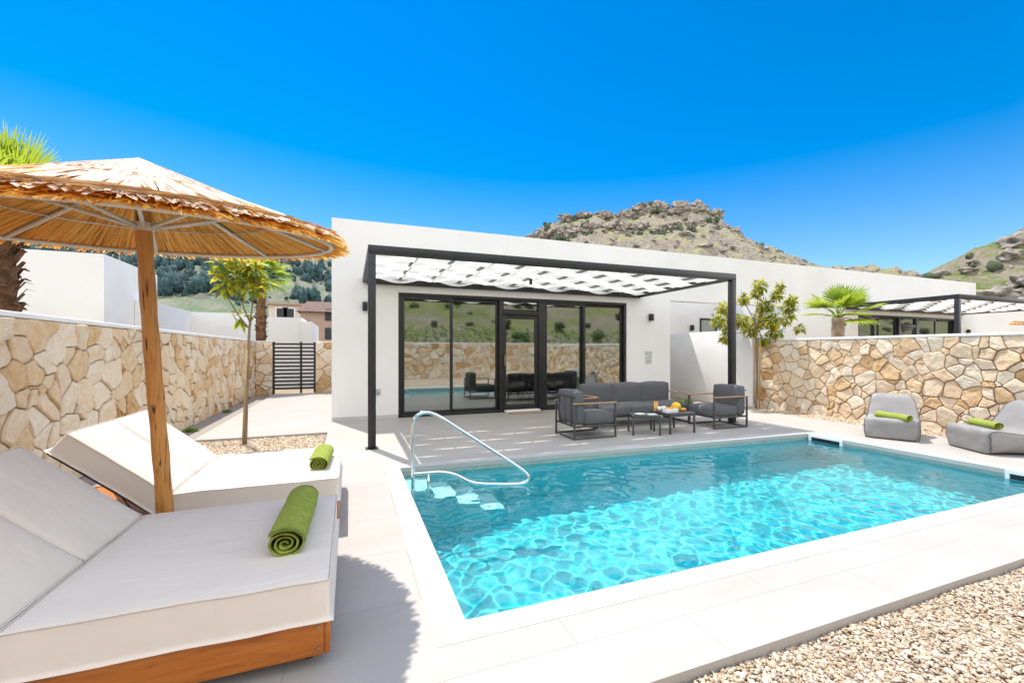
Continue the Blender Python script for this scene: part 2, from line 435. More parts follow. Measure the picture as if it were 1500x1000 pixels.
struct('pool_waterline_band', bd, M['band'])
st = MB(); sx = [PX0-e+.002, .80, 1.05, 1.32, 1.59]; sz = [-.185, -.43, -.68, -.95]
stb = MB()
def yb(x): return PB0 + e - (PB0 - PB1) * (x - PX0) / (PX1 - PX0) - .002
for k in range(4):
    stb.slab([(sx[k],4.40),(sx[k+1],4.40),(sx[k+1],yb(sx[k+1])),(sx[k],yb(sx[k]))], ZF+.003, sz[k]-.012)
    st.slab([(sx[k]+.003,4.405),(sx[k+1],4.405),(sx[k+1],yb(sx[k+1])-.003),(sx[k]+.003,yb(sx[k])-.003)], sz[k]-.011, sz[k])
steps = struct('pool_steps', stb, M['basin'])
treads = struct('pool_step_treads', st, M['steps'])
WZ = -.088
# ripples: a sum of forty small waves of 13 to 30 cm; their curvature focuses the sun on the pool floor
rw = np.random.default_rng(4)
_lam = .088*(.205/.088)**rw.random(44); _th = rw.uniform(0, 2*PI, 44); _ph = rw.uniform(0, 2*PI, 44)
_k = 2*PI/_lam; _a = _lam**2; _a *= 1.75/math.sqrt((.5*(_a*_k*_k)**2).sum())
_kx, _ky = _k*np.cos(_th), _k*np.sin(_th)
def wave(x, y): return float((_a*np.cos(_kx*x + _ky*y + _ph)).sum())
wn = MB()
def wf(u, v):
    x = bp[0][0] + .001 + (bp[1][0]-bp[0][0]-.002) * u
    y1 = PB0 + (PB1-PB0)*u + e - .001
    y = PF - e + .001 + (y1-PF+e-.001) * v
    return (x, y, WZ + wave(x, y))
grid(wn, 800, 370, wf)
water = struct('pool_water', wn, M['water'], smooth=True)
water.cycles.is_caustics_caster = True
for o in (basin, steps, treads): o.cycles.is_caustics_receiver = True

def skimmer(y0, y1, label):
    t = thing('pool_skimmer', label, 'pool skimmer', (PX1, (y0+y1)/2, -.14), 'skimmer openings in the pool wall', world=True)
    x = PX1 + e - .004
    f = MB()
    for a, b, z0, z1 in ((y0,y1,-.035,.0015),(y0,y0+.035,-.14,-.0355),(y1-.035,y1,-.14,-.0355),(y0+.0355,y1-.0355,-.14,-.125)):
        f.box(x-.03, x+.002, a, b, z0, z1)
    f.build('frame', M['ceramic'], t)
    MB().box(x-.012, x+.001, y0+.036, y1-.036, -.1245, -.036).build('opening', M['darkvoid'], t)
    return t
skimmer(4.17, 4.66, 'white framed skimmer slot in the pool wall near the far right corner of the pool')
skimmer(2.04, 2.50, 'white framed skimmer slot cut by the right edge of the photo')

# pebbles -------------------------------------------------------------------
def pebbles(name, pts, size, kindlabel=None, flat=.55, elong=1.8, m='pebble'):
    V = np.array([tuple(v) for v in ICO[0][0]]); F = np.array(ICO[0][1]); n = len(pts)
    pts = np.array(pts)
    s = size * rng.lognormal(0, .32, n)
    sc3 = np.stack([s * rng.uniform(1, elong, n), s, s * flat * rng.uniform(.7, 1.2, n)], 1)
    vv = V[None] * (1 + rng.uniform(-.28, .28, (n, 12, 1))) * sc3[:, None, :]
    a = rng.uniform(0, 2*PI, n); ti = rng.normal(0, .35, n)
    ct, stt = np.cos(ti)[:, None], np.sin(ti)[:, None]
    x = vv[:, :, 0]*ct - vv[:, :, 2]*stt; z = vv[:, :, 0]*stt + vv[:, :, 2]*ct; y = vv[:, :, 1]
    ca, sa = np.cos(a)[:, None], np.sin(a)[:, None]
    w = np.stack([x*ca - y*sa, x*sa + y*ca, z], 2) + pts[:, None, :]
    me = bpy.data.meshes.new(name)
    fs = (F[None] + 12*np.arange(n)[:, None, None]).reshape(-1, 3)
    me.vertices.add(n*12); me.vertices.foreach_set('co', w.reshape(-1).astype(np.float32))
    me.loops.add(len(fs)*3); me.loops.foreach_set('vertex_index', fs.reshape(-1).astype(np.int32))
    me.polygons.add(len(fs)); me.polygons.foreach_set('loop_start', (3*np.arange(len(fs))).astype(np.int32))
    me.update(calc_edges=True); me.validate()
    at = me.attributes.new('tint', 'FLOAT', 'FACE')
    at.data.foreach_set('value', np.repeat(np.clip(rng.beta(2.6, 1.5, n), 0, 1), 20).astype(np.float32))
    me.polygons.foreach_set('use_smooth', [True]*len(fs))
    me.materials.append(M[m])
    o = bpy.data.objects.new(name, me); COL.objects.link(o); o['kind'] = 'stuff'
    return o
n = 56000
gx = rng.uniform(.6, 6.2, n); gy = 1.375 - (rng.uniform(0, 1, n) ** 1.15) * 1.35
keep = (gx > .85 + (1.385 - gy) * .1)
gx, gy = gx[keep], gy[keep]
gz = -.052 + rng.uniform(0, .012, len(gx)) + .006*np.sin(gx*7+gy*3)
pebbles('gravel', np.stack([gx, gy, gz], 1), .0069)
MB().slab([(-12,-6),(12,-6),(12,1.384),(-12,1.384)], -.2, -.054).build('gravel_ground', M['gravelbed'])['kind'] = 'structure'
MB().slab([(X0+.001,6.381),(-.331,6.381),(-.331,7.519),(X0+.001,7.519)], -.2, -.045).build('planting_bed', M['pinkgravel'])['kind'] = 'structure'
n = 7000
gx = rng.uniform(-2.1, -.35, n); gy = rng.uniform(6.4, 7.5, n)
pebbles('planting_bed_gravel', np.stack([gx, gy, -.042 + rng.uniform(0, .008, n)], 1), .011)
MB().slab([(-2.649,1.386),(X0-.001,1.386),(X0-.001,14.78),(-2.649,14.78)], -.2, -.04).build('gravel_strip', M['shadegravel'])['kind'] = 'structure'
MB().slab([(X1+.001,-2),(9.149,-2),(9.149,8.63),(X1+.001,8.63)], -.2, -.03).build('gravel_border', M['pinkgravel'])['kind'] = 'structure'
n = 9000
gx = rng.uniform(8.42, 9.12, n); gy = rng.uniform(1.0, 7.4, n)
pebbles('border_gravel', np.stack([gx, gy, -.028 + rng.uniform(0, .008, n)], 1), .012)

# ------------------------------------------------------------------ stone walls
def clip(poly, a, b, c):
    out = []
    for i in range(len(poly)):
        p, q = poly[i], poly[(i+1) % len(poly)]
        dp, dq = a*p[0]+b*p[1]-c, a*q[0]+b*q[1]-c
        if dp <= 0: out.append(p)
        if dp * dq < 0:
            t = dp / (dp - dq); out.append((p[0]+(q[0]-p[0])*t, p[1]+(q[1]-p[1])*t))
    return out

def rubble(L, H, cell, seed, sx=1.2, gap=.006, depth=.041):
    """irregular fieldstones over a rectangle L x H; returns (s, t, depth) vertices, faces, tints"""
    rd = random.Random(seed); pts = []
    cw, chh = cell * sx, cell
    ny = max(1, round(H / chh)); nx = max(1, round(L / cw))
    for j in range(ny):
        for i in range(nx):
            if rd.random() < .12: continue
            w = rd.choice((-.35, -.1, 0, .15, .4, .6)) * cell * cell * .8
            pts.append(((i + .5 + (j % 2) * .5 + rd.uniform(-.46, .46)) * L / nx, (j + .5 + rd.uniform(-.44, .44)) * H / ny, w))
    for _ in range(int(nx * ny * .55)):                 # small filler stones
        pts.append((rd.uniform(0, L), rd.uniform(0, H), -rd.uniform(.25, .6) * cell * cell))
    def warp(x, y):
        q = Vector((x * 4.3 + seed, y * 4.3, 1.7)); q2 = Vector((x * 13 + seed, y * 13, 6.1))
        ax = cell * .26 * noise.noise(q) + cell * .07 * noise.noise(q2)
        ay = cell * .26 * noise.noise(q + Vector((7, 3, 9))) + cell * .07 * noise.noise(q2 + Vector((3, 8, 1)))
        return (x + ax * min(1, x * 8, (L - x) * 8), y + ay * min(1, y * 8, (H - y) * 8))
    vs, fs, ts = [], [], []
    near = 3.2 * cell
    for i, (px, py, pw) in enumerate(pts):
        poly = [(max(0, px-near), max(0, py-near)), (min(L, px+near), max(0, py-near)), (min(L, px+near), min(H, py+near)), (max(0, px-near), min(H, py+near))]
        for k, (qx, qy, qw) in enumerate(pts):
            if k == i or abs(qx-px) > near or abs(qy-py) > near: continue
            a, b = qx-px, qy-py
            poly = clip(poly, 2*a, 2*b, qx*qx+qy*qy-px*px-py*py + pw - qw)
            if len(poly) < 3: break
        if len(poly) < 3: continue
        cxp = sum(p[0] for p in poly)/len(poly); cyp = sum(p[1] for p in poly)/len(poly)
        if min(math.hypot(p[0]-cxp, p[1]-cyp) for p in poly) < gap * 2.2: continue
        q = []
        rc = rd.uniform(.05, .16)
        for k in range(len(poly)):
            a, b = poly[k], poly[(k+1) % len(poly)]
            l = math.hypot(a[0]-b[0], a[1]-b[1])
            if l < .016: q.append(((a[0]+b[0])/2, (a[1]+b[1])/2)); continue
            for f in ((rc, .5, 1-rc) if l < cell*.6 else (rc*.7, .33, .67, 1-rc*.7)):
                q.append((a[0]+(b[0]-a[0])*f, a[1]+(b[1]-a[1])*f))
        q = [warp(*p_) for p_ in q]
        n = len(q)
        if n < 3: continue
        cxp = sum(p[0] for p in q)/n; cyp = sum(p[1] for p in q)/n
        g0 = rd.uniform(.5, 1.7) * gap; top = depth * rd.uniform(.45, 1.25)
        tx, ty = rd.uniform(-.13, .13), rd.uniform(-.13, .13)
        so_ = rd.uniform(0, 90); base = len(vs)
        rings = [(0, -.012), (0, top*.62), (.07, top*.93), (.30, top), (.62, top)]
        for k, (ins, dp) in enumerate(rings):
            for (x, y) in q:
                r = math.hypot(x-cxp, y-cyp); f = max(.25, 1 - g0/max(r, .01)) * (1 - ins)
                xx, yy = cxp+(x-cxp)*f, cyp+(y-cyp)*f
                z = dp
                if k >= 1:
                    u_ = Vector((xx*11+so_, yy*11, seed*3.1))
                    z += noise.noise(u_)*.011 + abs(noise.noise(u_*2.3))*-.008 + noise.noise(u_*5)*.003 + ((xx-cxp)*tx + (yy-cyp)*ty) * (1 if k >= 2 else .6)
                vs.append((xx, yy, max(z, .001) if k else z))
        vs.append((cxp, cyp, top + noise.noise(Vector((cxp*11+so_, cyp*11, seed*3.1)))*.011)); ci = len(vs)-1
        t = min(1, max(0, rd.betavariate(2.6, 1.35)))
        m_ = len(rings)
        for k in range(m_-1):
            for a in range(n):
                fs.append((base+k*n+a, base+k*n+(a+1)%n, base+(k+1)*n+(a+1)%n, base+(k+1)*n+a)); ts.append(t)
        for a in range(n):
            fs.append((base+(m_-1)*n+a, base+(m_-1)*n+(a+1)%n, ci)); ts.append(t)
    return vs, fs, ts

def stone_wall(label, x0, x1, y0, y1, ztop, faces, cell=.25, z0=-.06, cope=.05, over=.035, seed=1, name='stone_wall'):
    t = thing(name, label, 'wall', ((x0+x1)/2, (y0+y1)/2, z0), world=True)
    MB().box(x0, x1, y0, y1, z0-.1, ztop-cope).build('mortar', M['mortar'], t)
    s = MB()
    for k, fc in enumerate(faces):
        H = ztop-cope-z0
        if fc in '+x-x': L = y1-y0
        else: L = x1-x0
        vs, fs, ts = rubble(L, H, cell, seed + k*11)
        if fc == '+x': mp = lambda a, b, c: (x1+c, y0+a, z0+b)
        elif fc == '-x': mp = lambda a, b, c: (x0-c, y1-a, z0+b)
        elif fc == '-y': mp = lambda a, b, c: (x0+a, y0-c, z0+b)
        else: mp = lambda a, b, c: (x1-a, y1+c, z0+b)
        n = len(s.v); s.v.extend([mp(*q) for q in vs]); s.f.extend([tuple(i+n for i in f) for f in fs]); s.t.extend(ts)
    s.build('stones', M['stone'], t, tints=True, smooth=False)
    MB().box(x0-over, x1+over, y0-over*.2, y1+over*.2, ztop-cope+.001, ztop).build('coping', M['coping'], t, bevel=.008)
    return t
stone_wall('long honey coloured stone wall behind the daybeds, running back to the gate', -2.98, -2.70, -2.5, 14.95, 1.64, ['+x'], .195, seed=3)
stone_wall('narrow stone pier between the long left wall and the slatted gate', -2.66, -2.20, 14.86, 15.12, 1.62, ['-y'], .25, seed=21, cope=.03)
stone_wall('stone pier between the slatted gate and the corner of the white villa', -1.00, -.36, 14.86, 15.12, 1.62, ['-y'], .24, seed=31, cope=.03)
stone_wall('cream rubble stone wall behind the beanbags on the right of the pool', 9.19, 9.45, -2.5, 7.56, 1.585, ['-x'], .165, seed=8, cope=.05)
dv = thing('garden_wall', 'smooth white dividing wall beside the small tree, ending at the stone wall', 'wall', (9.2, 9.1, 0), world=True)
MB().box(9.08, 9.34, 7.62, 10.49, -.1, 1.83).build('wall', M['white'], dv, bevel=.006)
# the wall, hedge and hill on the street side, seen only in the window reflections
stone_wall('stone boundary wall on the near side of the garden, mirrored in the door glass', -8, 20, -4.6, -4.3, 1.75, ['+y'], .26, seed=50)

# ------------------------------------------------------------------ villas
def door_set(v, ox, Y):
    """black aluminium sliding doors: outer frame, four sliding panels and a middle door"""
    F = MB(); yf, yb2 = Y+.02, Y+.13
    zt, zb = 2.455, -.003
    def fr(x0, x1, z0, z1): F.box(ox+x0, ox+x1, yf, yb2, z0, z1)
    fr(.895, .955, zb, zt); fr(6.147, 6.207, zb, zt)
    fr(.955, 6.147, zt-.06, zt); fr(.955, 2.99, zb, .05); fr(4.06, 6.147, zb, .05)
    fr(2.99, 3.075, zb, zt-.06); fr(3.91, 4.06, zb, zt-.06); fr(3.075, 3.91, 2.085, 2.18)
    F.build('door_frame', M['black'], v, bevel=.006)
    MB().box(ox+3.10, ox+3.89, Y-.12, Y+.02, 0, .045).build('threshold', M['coping'], v, bevel=.005)
    def panel(name, x0, x1, z0, z1, y, wd, bot=None):
        m = MB(); bot = bot or wd
        m.box(ox+x0, ox+x0+wd, y, y+.05, z0, z1); m.box(ox+x1-wd, ox+x1, y, y+.05, z0, z1)
        m.box(ox+x0+wd, ox+x1-wd, y, y+.05, z0, z0+bot); m.box(ox+x0+wd, ox+x1-wd, y, y+.05, z1-wd, z1)
        o = m.build(name, M['black'], v, bevel=.004)
        MB().box(ox+x0+wd, ox+x1-wd, y+.022, y+.028, z0+bot, z1-wd).build('pane', M['pane'], o)
        return o
    for x0, x1, y in ((.957,1.985,Y+.032),(1.93,2.988,Y+.084),(4.062,5.10,Y+.032),(5.05,6.145,Y+.084)):
        panel('sliding_panel', x0, x1, .052, zt-.062, y, .058)
    dr = panel('door', 3.077, 3.908, .05, 2.083, Y+.045, .08, .11)
    MB().tube([(ox+3.11,Y+.045,1.0),(ox+3.11,Y-.01,1.0),(ox+3.11,Y-.01,1.22),(ox+3.11,Y+.045,1.22)], .012, 10).build('handle', M['teak'], dr, smooth=True)
    panel('transom', 3.077, 3.908, 2.182, zt-.062, Y+.045, .022)

def villa(label, ox, x_end, recess, loc):
    v = thing('villa', label, 'villa', loc, world=True)
    Y, T = 8.64, 3.785
    w = MB()
    w.box(ox-.31 if recess else ox-2.35, ox+.893, Y, Y+.26, -.1, T)
    w.box(ox+.893, ox+6.209, Y, Y+.26, 2.457, T)
    w.box(ox+6.209, ox+7.5, Y, Y+.26, -.1, T)
    if recess:
        w.box(ox+7.5, 11.499, Y, Y+.2, 2.57, T)
        w.box(ox+7.25, ox+7.5, Y+.261, 10.5, -.1, T)
        w.box(ox+7.25, 11.75, 10.501, 10.75, -.1, T)
        w.box(ox-.31, ox-.05, Y+.261, 16, -.1, T)
    else:
        w.box(ox-2.35, ox-2.1, Y+.261, 16, -.1, T)
        w.box(ox+7.25, ox+7.5, Y+.261, 16, -.1, T)
    w.build('wall', M['white'], v)
    xl = ox-.049 if recess else ox-2.099
    MB().box(xl, ox+7.249, Y+.262, 16, 3.45, 3.55).build('roof', M['white'], v)
    if recess: MB().box(ox+7.25, 11.75, 10.752, 16, 3.45, 3.55).build('roof', M['white'], v)
    for xa, xb in ((ox-.31 if recess else ox-2.35, ox+.892), (ox+6.21, ox+7.5)):
        MB().box(xa, xb, Y-.008, Y-.0005, 0, .07).build('baseboard', M['baseboard'], v)
    r = MB()
    r.add([(ox+.3,Y+.262,-.002),(ox+6.9,Y+.262,-.002),(ox+6.9,13.5,-.002),(ox+.3,13.5,-.002)], [(0,1,2,3)])
    r.build('floor', M['intfloor'], v)
    r = MB()
    r.add([(ox+.3,Y+.262,0),(ox+.3,13.5,0),(ox+.3,13.5,2.7),(ox+.3,Y+.262,2.7)], [(0,1,2,3)])
    r.add([(ox+6.9,Y+.262,0),(ox+6.9,13.5,0),(ox+6.9,13.5,2.7),(ox+6.9,Y+.262,2.7)], [(3,2,1,0)])
    r.add([(ox+.3,13.5,0),(ox+6.9,13.5,0),(ox+6.9,13.5,2.7),(ox+.3,13.5,2.7)], [(0,1,2,3)])
    r.add([(ox+.3,Y+.262,2.7),(ox+6.9,Y+.262,2.7),(ox+6.9,13.5,2.7),(ox+.3,13.5,2.7)], [(3,2,1,0)])
    r.build('inside_wall', M['interior'], v)
    door_set(v, ox, Y)
    return v
v1 = villa('white flat roofed villa directly behind the pool with black sliding doors', 0, 11.5, True, (3.5, 8.64, 0))
wf_ = MB()
for a in ((10.27,10.95,2.28,2.34),(10.27,10.32,1.25,2.28),(10.90,10.95,1.25,2.28),(10.32,10.90,1.25,1.30)): wf_.box(a[0],a[1],10.475,10.502,a[2],a[3])
wo = wf_.build('window_frame', M['black'], v1)
MB().box(10.32,10.90,10.485,10.491,1.30,2.28).build('pane', M['pane'], wo)
MB().box(10.33,10.89,10.496,10.4995,1.31,2.27).build('blind', M['interior'], wo)
villa('white neighbouring villa on the right, behind the stone wall and fan palm', 13.85, 21.4, False, (17, 8.64, 0))
b3 = thing('garden_building', 'plain white building beyond the right hand pergola, at the photo edge', 'building', (30, 12, 0), world=True)
MB().box(22.2, 40, 10.6, 16, -.1, 3.72).build('wall', M['white'], b3)
MB().box(22.1, 40.1, 10.5, 16.1, 3.721, 3.79).build('roof_edge', M['coping'], b3)
b4 = MB().box(21.36, 22.19, 12.2, 16, -.1, 4.1)
b4.build('stair_block', M['white'], b3)

def wall_lamp(x, y, z, label):
    t = thing('wall_lamp', label, 'wall lamp', (x, y, z), 'black up and down wall lamps', world=True)
    MB().box(x-.035, x+.035, y-.018, y-.001, z-.06, z+.06).build('bracket', M['black'], t)
    m = MB().box(x-.045, x+.045, y-.1, y-.0185, z-.085, z+.085); m.build('lamp_body', M['black'], t, bevel=.006)
    MB().box(x-.036, x+.036, y-.09, y-.03, z-.088, z-.0855).build('diffuser', M['ceramic'], t)
wall_lamp(.275, 8.64, 2.15, 'black wall lamp on the white wall beside the left pergola post')
wall_lamp(6.885, 8.64, 2.13, 'black wall lamp on the white wall above the paper notice')
wall_lamp(9.92, 10.5, 2.03, 'small black lamp in the white recess, left of the little window')
wall_lamp(13.85+.12, 8.64, 2.15, 'black wall lamp on the neighbouring villa just right of the fan palm trunk')
wall_lamp(13.85+6.9, 8.64, 2.0, 'black wall lamp right of the far pergola corner post')
so = thing('wall_socket', 'small grey outdoor socket low on the white wall left of the doors', 'socket', (.505, 8.64, .52), world=True)
MB().box(.47,.54,8.612,8.639,.475,.565).build('cover', M['signgrey'], so, bevel=.005)
MB().box(.452,.558,8.6295,8.6393,.457,.583).build('backplate', M['baseboard'], so)
nt_ = thing('notice', 'small laminated paper notice on the white wall right of the doors', 'notice', (6.845, 8.64, 1.0), world=True)
MB().box(6.735,6.955,8.632,8.639,.985,1.325).build('sheet', M['signpaper'], nt_)
m = MB()
for k in range(3): m.box(6.755,6.80,8.629,8.6318,1.20+k*.035,1.225+k*.035)
for k in range(4): m.box(6.815,6.935,8.629,8.6318,1.185+k*.03,1.20+k*.03)
m.build('green_print', M['signgreen'], nt_)
m = MB(); m.box(6.80,6.90,8.629,8.6318,1.115,1.165); m.build('blue_print', M['signblue'], nt_)
m = MB()
for k in range(4): m.box(6.755,6.93-.02*(k%2),8.629,8.6318,1.01+k*.024,1.024+k*.024)
m.box(6.755,6.79,8.629,8.6318,1.12,1.16); m.box(6.91,6.935,8.629,8.6318,1.12,1.16)
m.build('grey_print', M['signgrey'], nt_)
tag(MB().box(3.13,3.86,8.28,8.50,.001,.016).build('doormat', M['mat'], bevel=.004), 'brown coir doormat on the deck in front of the middle door', 'doormat')

# inside: dining table and chairs seen through the glass
dt = thing('dining_table', 'dark dining table inside the villa behind the right hand panes', 'table', (4.9, 10.2, 0), world=True)
MB().box(4.1,5.9,9.75,10.65,.70,.745).build('tabletop', M['dkfurn'], dt, bevel=.008)
for x in (4.2,5.8):
    for y in (9.85,10.55): MB().box(x-.035,x+.035,y-.035,y+.035,0,.6995).build('leg', M['dkfurn'], dt)
def dchair(x, y, rz, label):
    t = thing('dining_chair', label, 'chair', (x,y,0), 'dining chairs inside the villa', rz)
    s = MB(); grid(s, 8, 12, lambda u, v: ((u-.5)*.46*(1-.15*max(0,v-.5)), (-.21+v*2*.42) if v < .5 else (.21+(v-.5)*.16), (.45+.02*abs(u-.5)*2) if v < .5 else .45+(v-.5)*.82+.03*abs(u-.5)))
    o = s.build('seat_shell', M['chairshell'], t, smooth=True, local=True); so_ = o.modifiers.new('s','SOLIDIFY'); so_.thickness = .015
    for a in (-1,1):
        for b in (-1,1): MB().tube([(a*.12,b*.12,.44),(a*.21,b*.2,0)], .012, 8).build('leg', M['dkfurn'], t, local=True)
dchair(4.45, 9.62, PI, 'pale shell chair tucked under the near side of the dining table, nearest the door')
dchair(5.3, 9.62, PI, 'pale shell chair tucked under the near side of the dining table, farther from the door')
dchair(4.9, 10.9, 0, 'pale shell chair on the far side of the dining table')

# ------------------------------------------------------------------ pergolas
def pergola(label):
    ox, oy = .23, 5.95          # front left outer corner
    t = thing('pergola', label, 'pergola', (ox, oy, 0), 'black pergolas with woven cream shade cloth', world=True)
    x1, yb_, z = 6.63, 8.628, 2.72; w = .10; h = .115
    yr = 5.85
    for x, y in ((ox, oy+.05), (x1-w, yr+.05)):
        po = MB().box(x, x+w, y, y+w, 0.0085, z-h-.0005).build('post', M['black'], t, bevel=.004)
        MB().box(x-.03, x+w+.03, y-.03, y+w+.03, .0005, .008).build('foot_plate', M['black'], po)
    m = MB().bar((ox, oy+.1, z-h/2), (x1, yr+.1, z-h/2), w, h); m.build('front_beam', M['black'], t, bevel=.004)
    MB().box(ox+.002, ox+w-.02, oy+.151, yb_, z-h+.002, z-.002).build('side_beam', M['black'], t)
    MB().box(x1-w+.02, x1-.002, yr+.151, yb_, z-h+.002, z-.002).build('side_beam', M['black'], t)
    MB().box(ox+w-.019, x1-w+.019, yb_-.07, yb_, z-h-.02, z-.03).build('back_beam', M['black'], t)
    n = 11; xs = [ox + w + (x1-ox-2*w) * k/n for k in range(n+1)]
    zz = z - .065; fy = lambda x: oy + (yr-oy)*(x-ox)/(x1-ox) + .16
    for x in xs[1:-1]:
        MB().box(x-.015, x+.015, fy(x), yb_-.072, zz-.012, zz+.030).build('slat', M['slatgrey'], t)
    ns = 7; pitch = 1/ns
    for k in range(ns):
        s = MB(); ph = k % 2
        def f(u, v):
            x = xs[0] + .004 + (xs[-1]-xs[0]-.008)*u
            ya, ybk = fy(x), yb_-.08
            y = ya + (ybk-ya)*((k + .02 + v*.96)*pitch)
            a = math.cos(PI*n*u + PI*ph)      # alternates over / under successive slats
            amp = .05
            return (x, y, zz + .009 + amp*(-1 if False else 1)*a*min(1, 3*n*min(u, 1-u)+.15))
        grid(s, n*10, 3, f)
        s.build('shade_strip', M['shade'], t, smooth=True)
    return t
pg = pergola('black pergola with woven cream shade cloth over the lounge set')
pg2 = copy_tree(pg); pg2.location.x += 13.85
tag(pg2, 'black pergola rising beyond the stone wall on the far right, before the neighbouring villa')
lmp = thing('pendant_lamp', 'small black pendant fixture under the middle of the nearest pergola', 'lamp', (3.3,7.7,2.4), world=True)
MB().tube([(3.2,7.45,2.655),(3.2,7.45,2.56)], .03, 14).build('lamp_body', M['black'], lmp, smooth=False)

# ------------------------------------------------------------------ thatched parasols
def parasol():
    t = thing('thatched_parasol', 'thatched straw parasol on a log pole standing between the two daybeds', 'parasol', (-1.04, 3.2, 0))
    ax = Vector((-.022, -.10, 1)).normalized()
    u = ax.cross(Vector((0,1,0))).normalized(); w = ax.cross(u)
    def P(r, a, h): return tuple(ax*h + (u*math.cos(a) + w*math.sin(a))*r)
    MB().add(*(lambda mb: (mb.v, mb.f))(MB().tube([ax*s + Vector((.006*math.sin(s*3), .005*math.cos(s*4), 0)) for s in [k*2.27/24 for k in range(25)]],
             [.043 - .006*k/24 + .002*math.sin(k*1.9) for k in range(25)], 20))).build('pole', M['pole'], t, smooth=True, local=True)
    bs = MB().box(-.14,.14,-.14,.14,.0005,.012); bs.tube([(0,0,.012),ax*.16],.064,18)
    for q in ((-.1,-.1),(.1,-.1),(.1,.1),(-.1,.1)): bs.tube([(q[0],q[1],.012),(q[0],q[1],.03)],.012,6)
    bs.tube([(.08,-.02,.12),(.15,-.03,.12)],.016,8)
    bs.build('base_bracket', M['steel'], t, local=True)
    h0, hA, rr = 1.974, 2.325, .975
    def hz(r): return hA - (hA-h0)*r/rr            # cone height along the axis
    rg = MB().tube([P(rr, 2*PI*k/72, h0-.012) for k in range(73)], .014, 8, cap=False)
    rg.build('ring', M['beigepaint'], t, smooth=True, local=True)
    wi = MB().tube([P(.62, 2*PI*k/60, hz(.62)-.022) for k in range(61)], .004, 6, cap=False)
    wi.build('wire_hoop', M['steel'], t, smooth=True, local=True)
    MB().tube([ax*1.99, ax*2.035], .050, 20).build('collar', M['beigepaint'], t, local=True)
    for k in range(8):
        a = 2*PI*(k+.35)/8
        MB().tube([P(.03,a,hz(.03)-.035), P(rr,a,h0-.012)], .0125, 8).build('rib', M['beigepaint'], t, smooth=True, local=True)
        MB().tube([P(.047,a,2.012), P(.46,a,hz(.46)-.036)], .011, 8).build('strut', M['beigepaint'], t, smooth=True, local=True)
    rd = random.Random(5)
    def reeds(mb, n, r0, r1, lift, spread, droop, wdt, up, tl, th):
        for _ in range(n):
            a = rd.uniform(0, 2*PI); ra = rd.uniform(*r0); rb = rd.uniform(*r1); da = rd.gauss(0, spread)
            wv = wdt * rd.uniform(.6, 1.5); l = lift + rd.uniform(0, .018); vs = []
            for k in range(5):
                f = k/4; r = ra + (rb-ra)*f; aa = a + da*f*(.25/max(r,.2))
                hh = hz(r) + up*(l + .012*f*rd.random()) - droop*max(0, r-rr)*rd.uniform(.6,1.6)
                ww = wv*(1-.5*f*f)/max(r,.08)*.5
                tw = rd.uniform(-.006, .006)
                vs += [P(r, aa-ww, hh-tw), P(r, aa+ww, hh+tw)]
            mb.add(vs, [(2*k, 2*k+1, 2*k+3, 2*k+2) for k in range(4)], rd.uniform(tl, th))
    c = MB()
    def cone(mb, r0, r1, off, tint, n=180):
        rs = [r0 + (r1-r0)*k/8 for k in range(9)]
        vs = [P(r, 2*PI*k/n, hz(r)+off+.006*noise.noise(Vector((k*.9, r*3, off*50)))) for r in rs for k in range(n)]
        base = len(mb.v); mb.v.extend(vs)
        for i in range(8):
            for k in range(n):
                mb.f.append((base+i*n+k, base+i*n+(k+1)%n, base+(i+1)*n+(k+1)%n, base+(i+1)*n+k))
                mb.t.append(.45 + .5*noise.noise(Vector((k*2.3, 3.1, off*70))) )
    reeds(c, 1500, (.12,.60), (.98,1.085), .024, .16, .0, .026, 1, .45, 1.0)       # weathered top layer
    reeds(c, 420, (.985,1.02), (1.01,1.058), .044, 1.2, .0, .016, 1, .0, .25)     # dark cut ends
    c.build('thatch_canopy', M['reed'], t, tints=True, local=True)
    c = MB()
    cone(c, .02, 1.04, .006, .6)
    reeds(c, 1700, (.06,.55), (.94,1.085), -.004, .20, .0, .012, -.2, .1, 1.0)    # fresh golden underside
    reeds(c, 900, (.88,.98), (1.00,1.092), .000, .30, .05, .011, 1, .15, .9)     # fringe
    c.build('thatch_lining', M['goldreed'], t, tints=True, local=True)
    cp = MB()
    def hz2(r): return hA + .045 - .385*r
    vs = [P(r, 2*PI*k/90, hz2(r)) for r in (.005,.1,.2,.3,.4,.5) for k in range(90)]
    cp.add(vs, [(i*90+k, i*90+(k+1)%90, (i+1)*90+(k+1)%90, (i+1)*90+k) for i in range(5) for k in range(90)], .8)
    for _ in range(1500):
        a = rd.uniform(0,2*PI); ra = rd.uniform(.0,.25); rb = rd.uniform(.49,.565); da = rd.gauss(0,.1); vv = []
        wv = rd.uniform(.008,.022)
        for k in range(5):
            f = k/4; r = ra+(rb-ra)*f; aa = a+da*f; hh = hz2(r)+.006+rd.uniform(0,.012)-.25*max(0,r-.5)
            ww = wv*.5/max(r,.06); vv += [P(r,aa-ww,hh), P(r,aa+ww,hh)]
        cp.add(vv, [(2*k,2*k+1,2*k+3,2*k+2) for k in range(4)], rd.uniform(.45,1))
    for _ in range(420):
        a = rd.uniform(0,2*PI); r = rd.uniform(.50,.55); hh = hz2(r)-.006
        vv = []
        for k in range(3): vv += [P(r+.02*k,a-.012,hh-.012*k), P(r+.02*k,a+.012,hh-.012*k)]
        cp.add(vv, [(0,1,3,2),(2,3,5,4)], rd.uniform(0,.3))
    cp.build('thatch_cap', M['reed'], t, tints=True, local=True)
    MB().tube([ax*2.35, ax*2.385], [.03,.012], 10).build('finial', M['steel'], t, local=True)
    return t
ps = parasol()
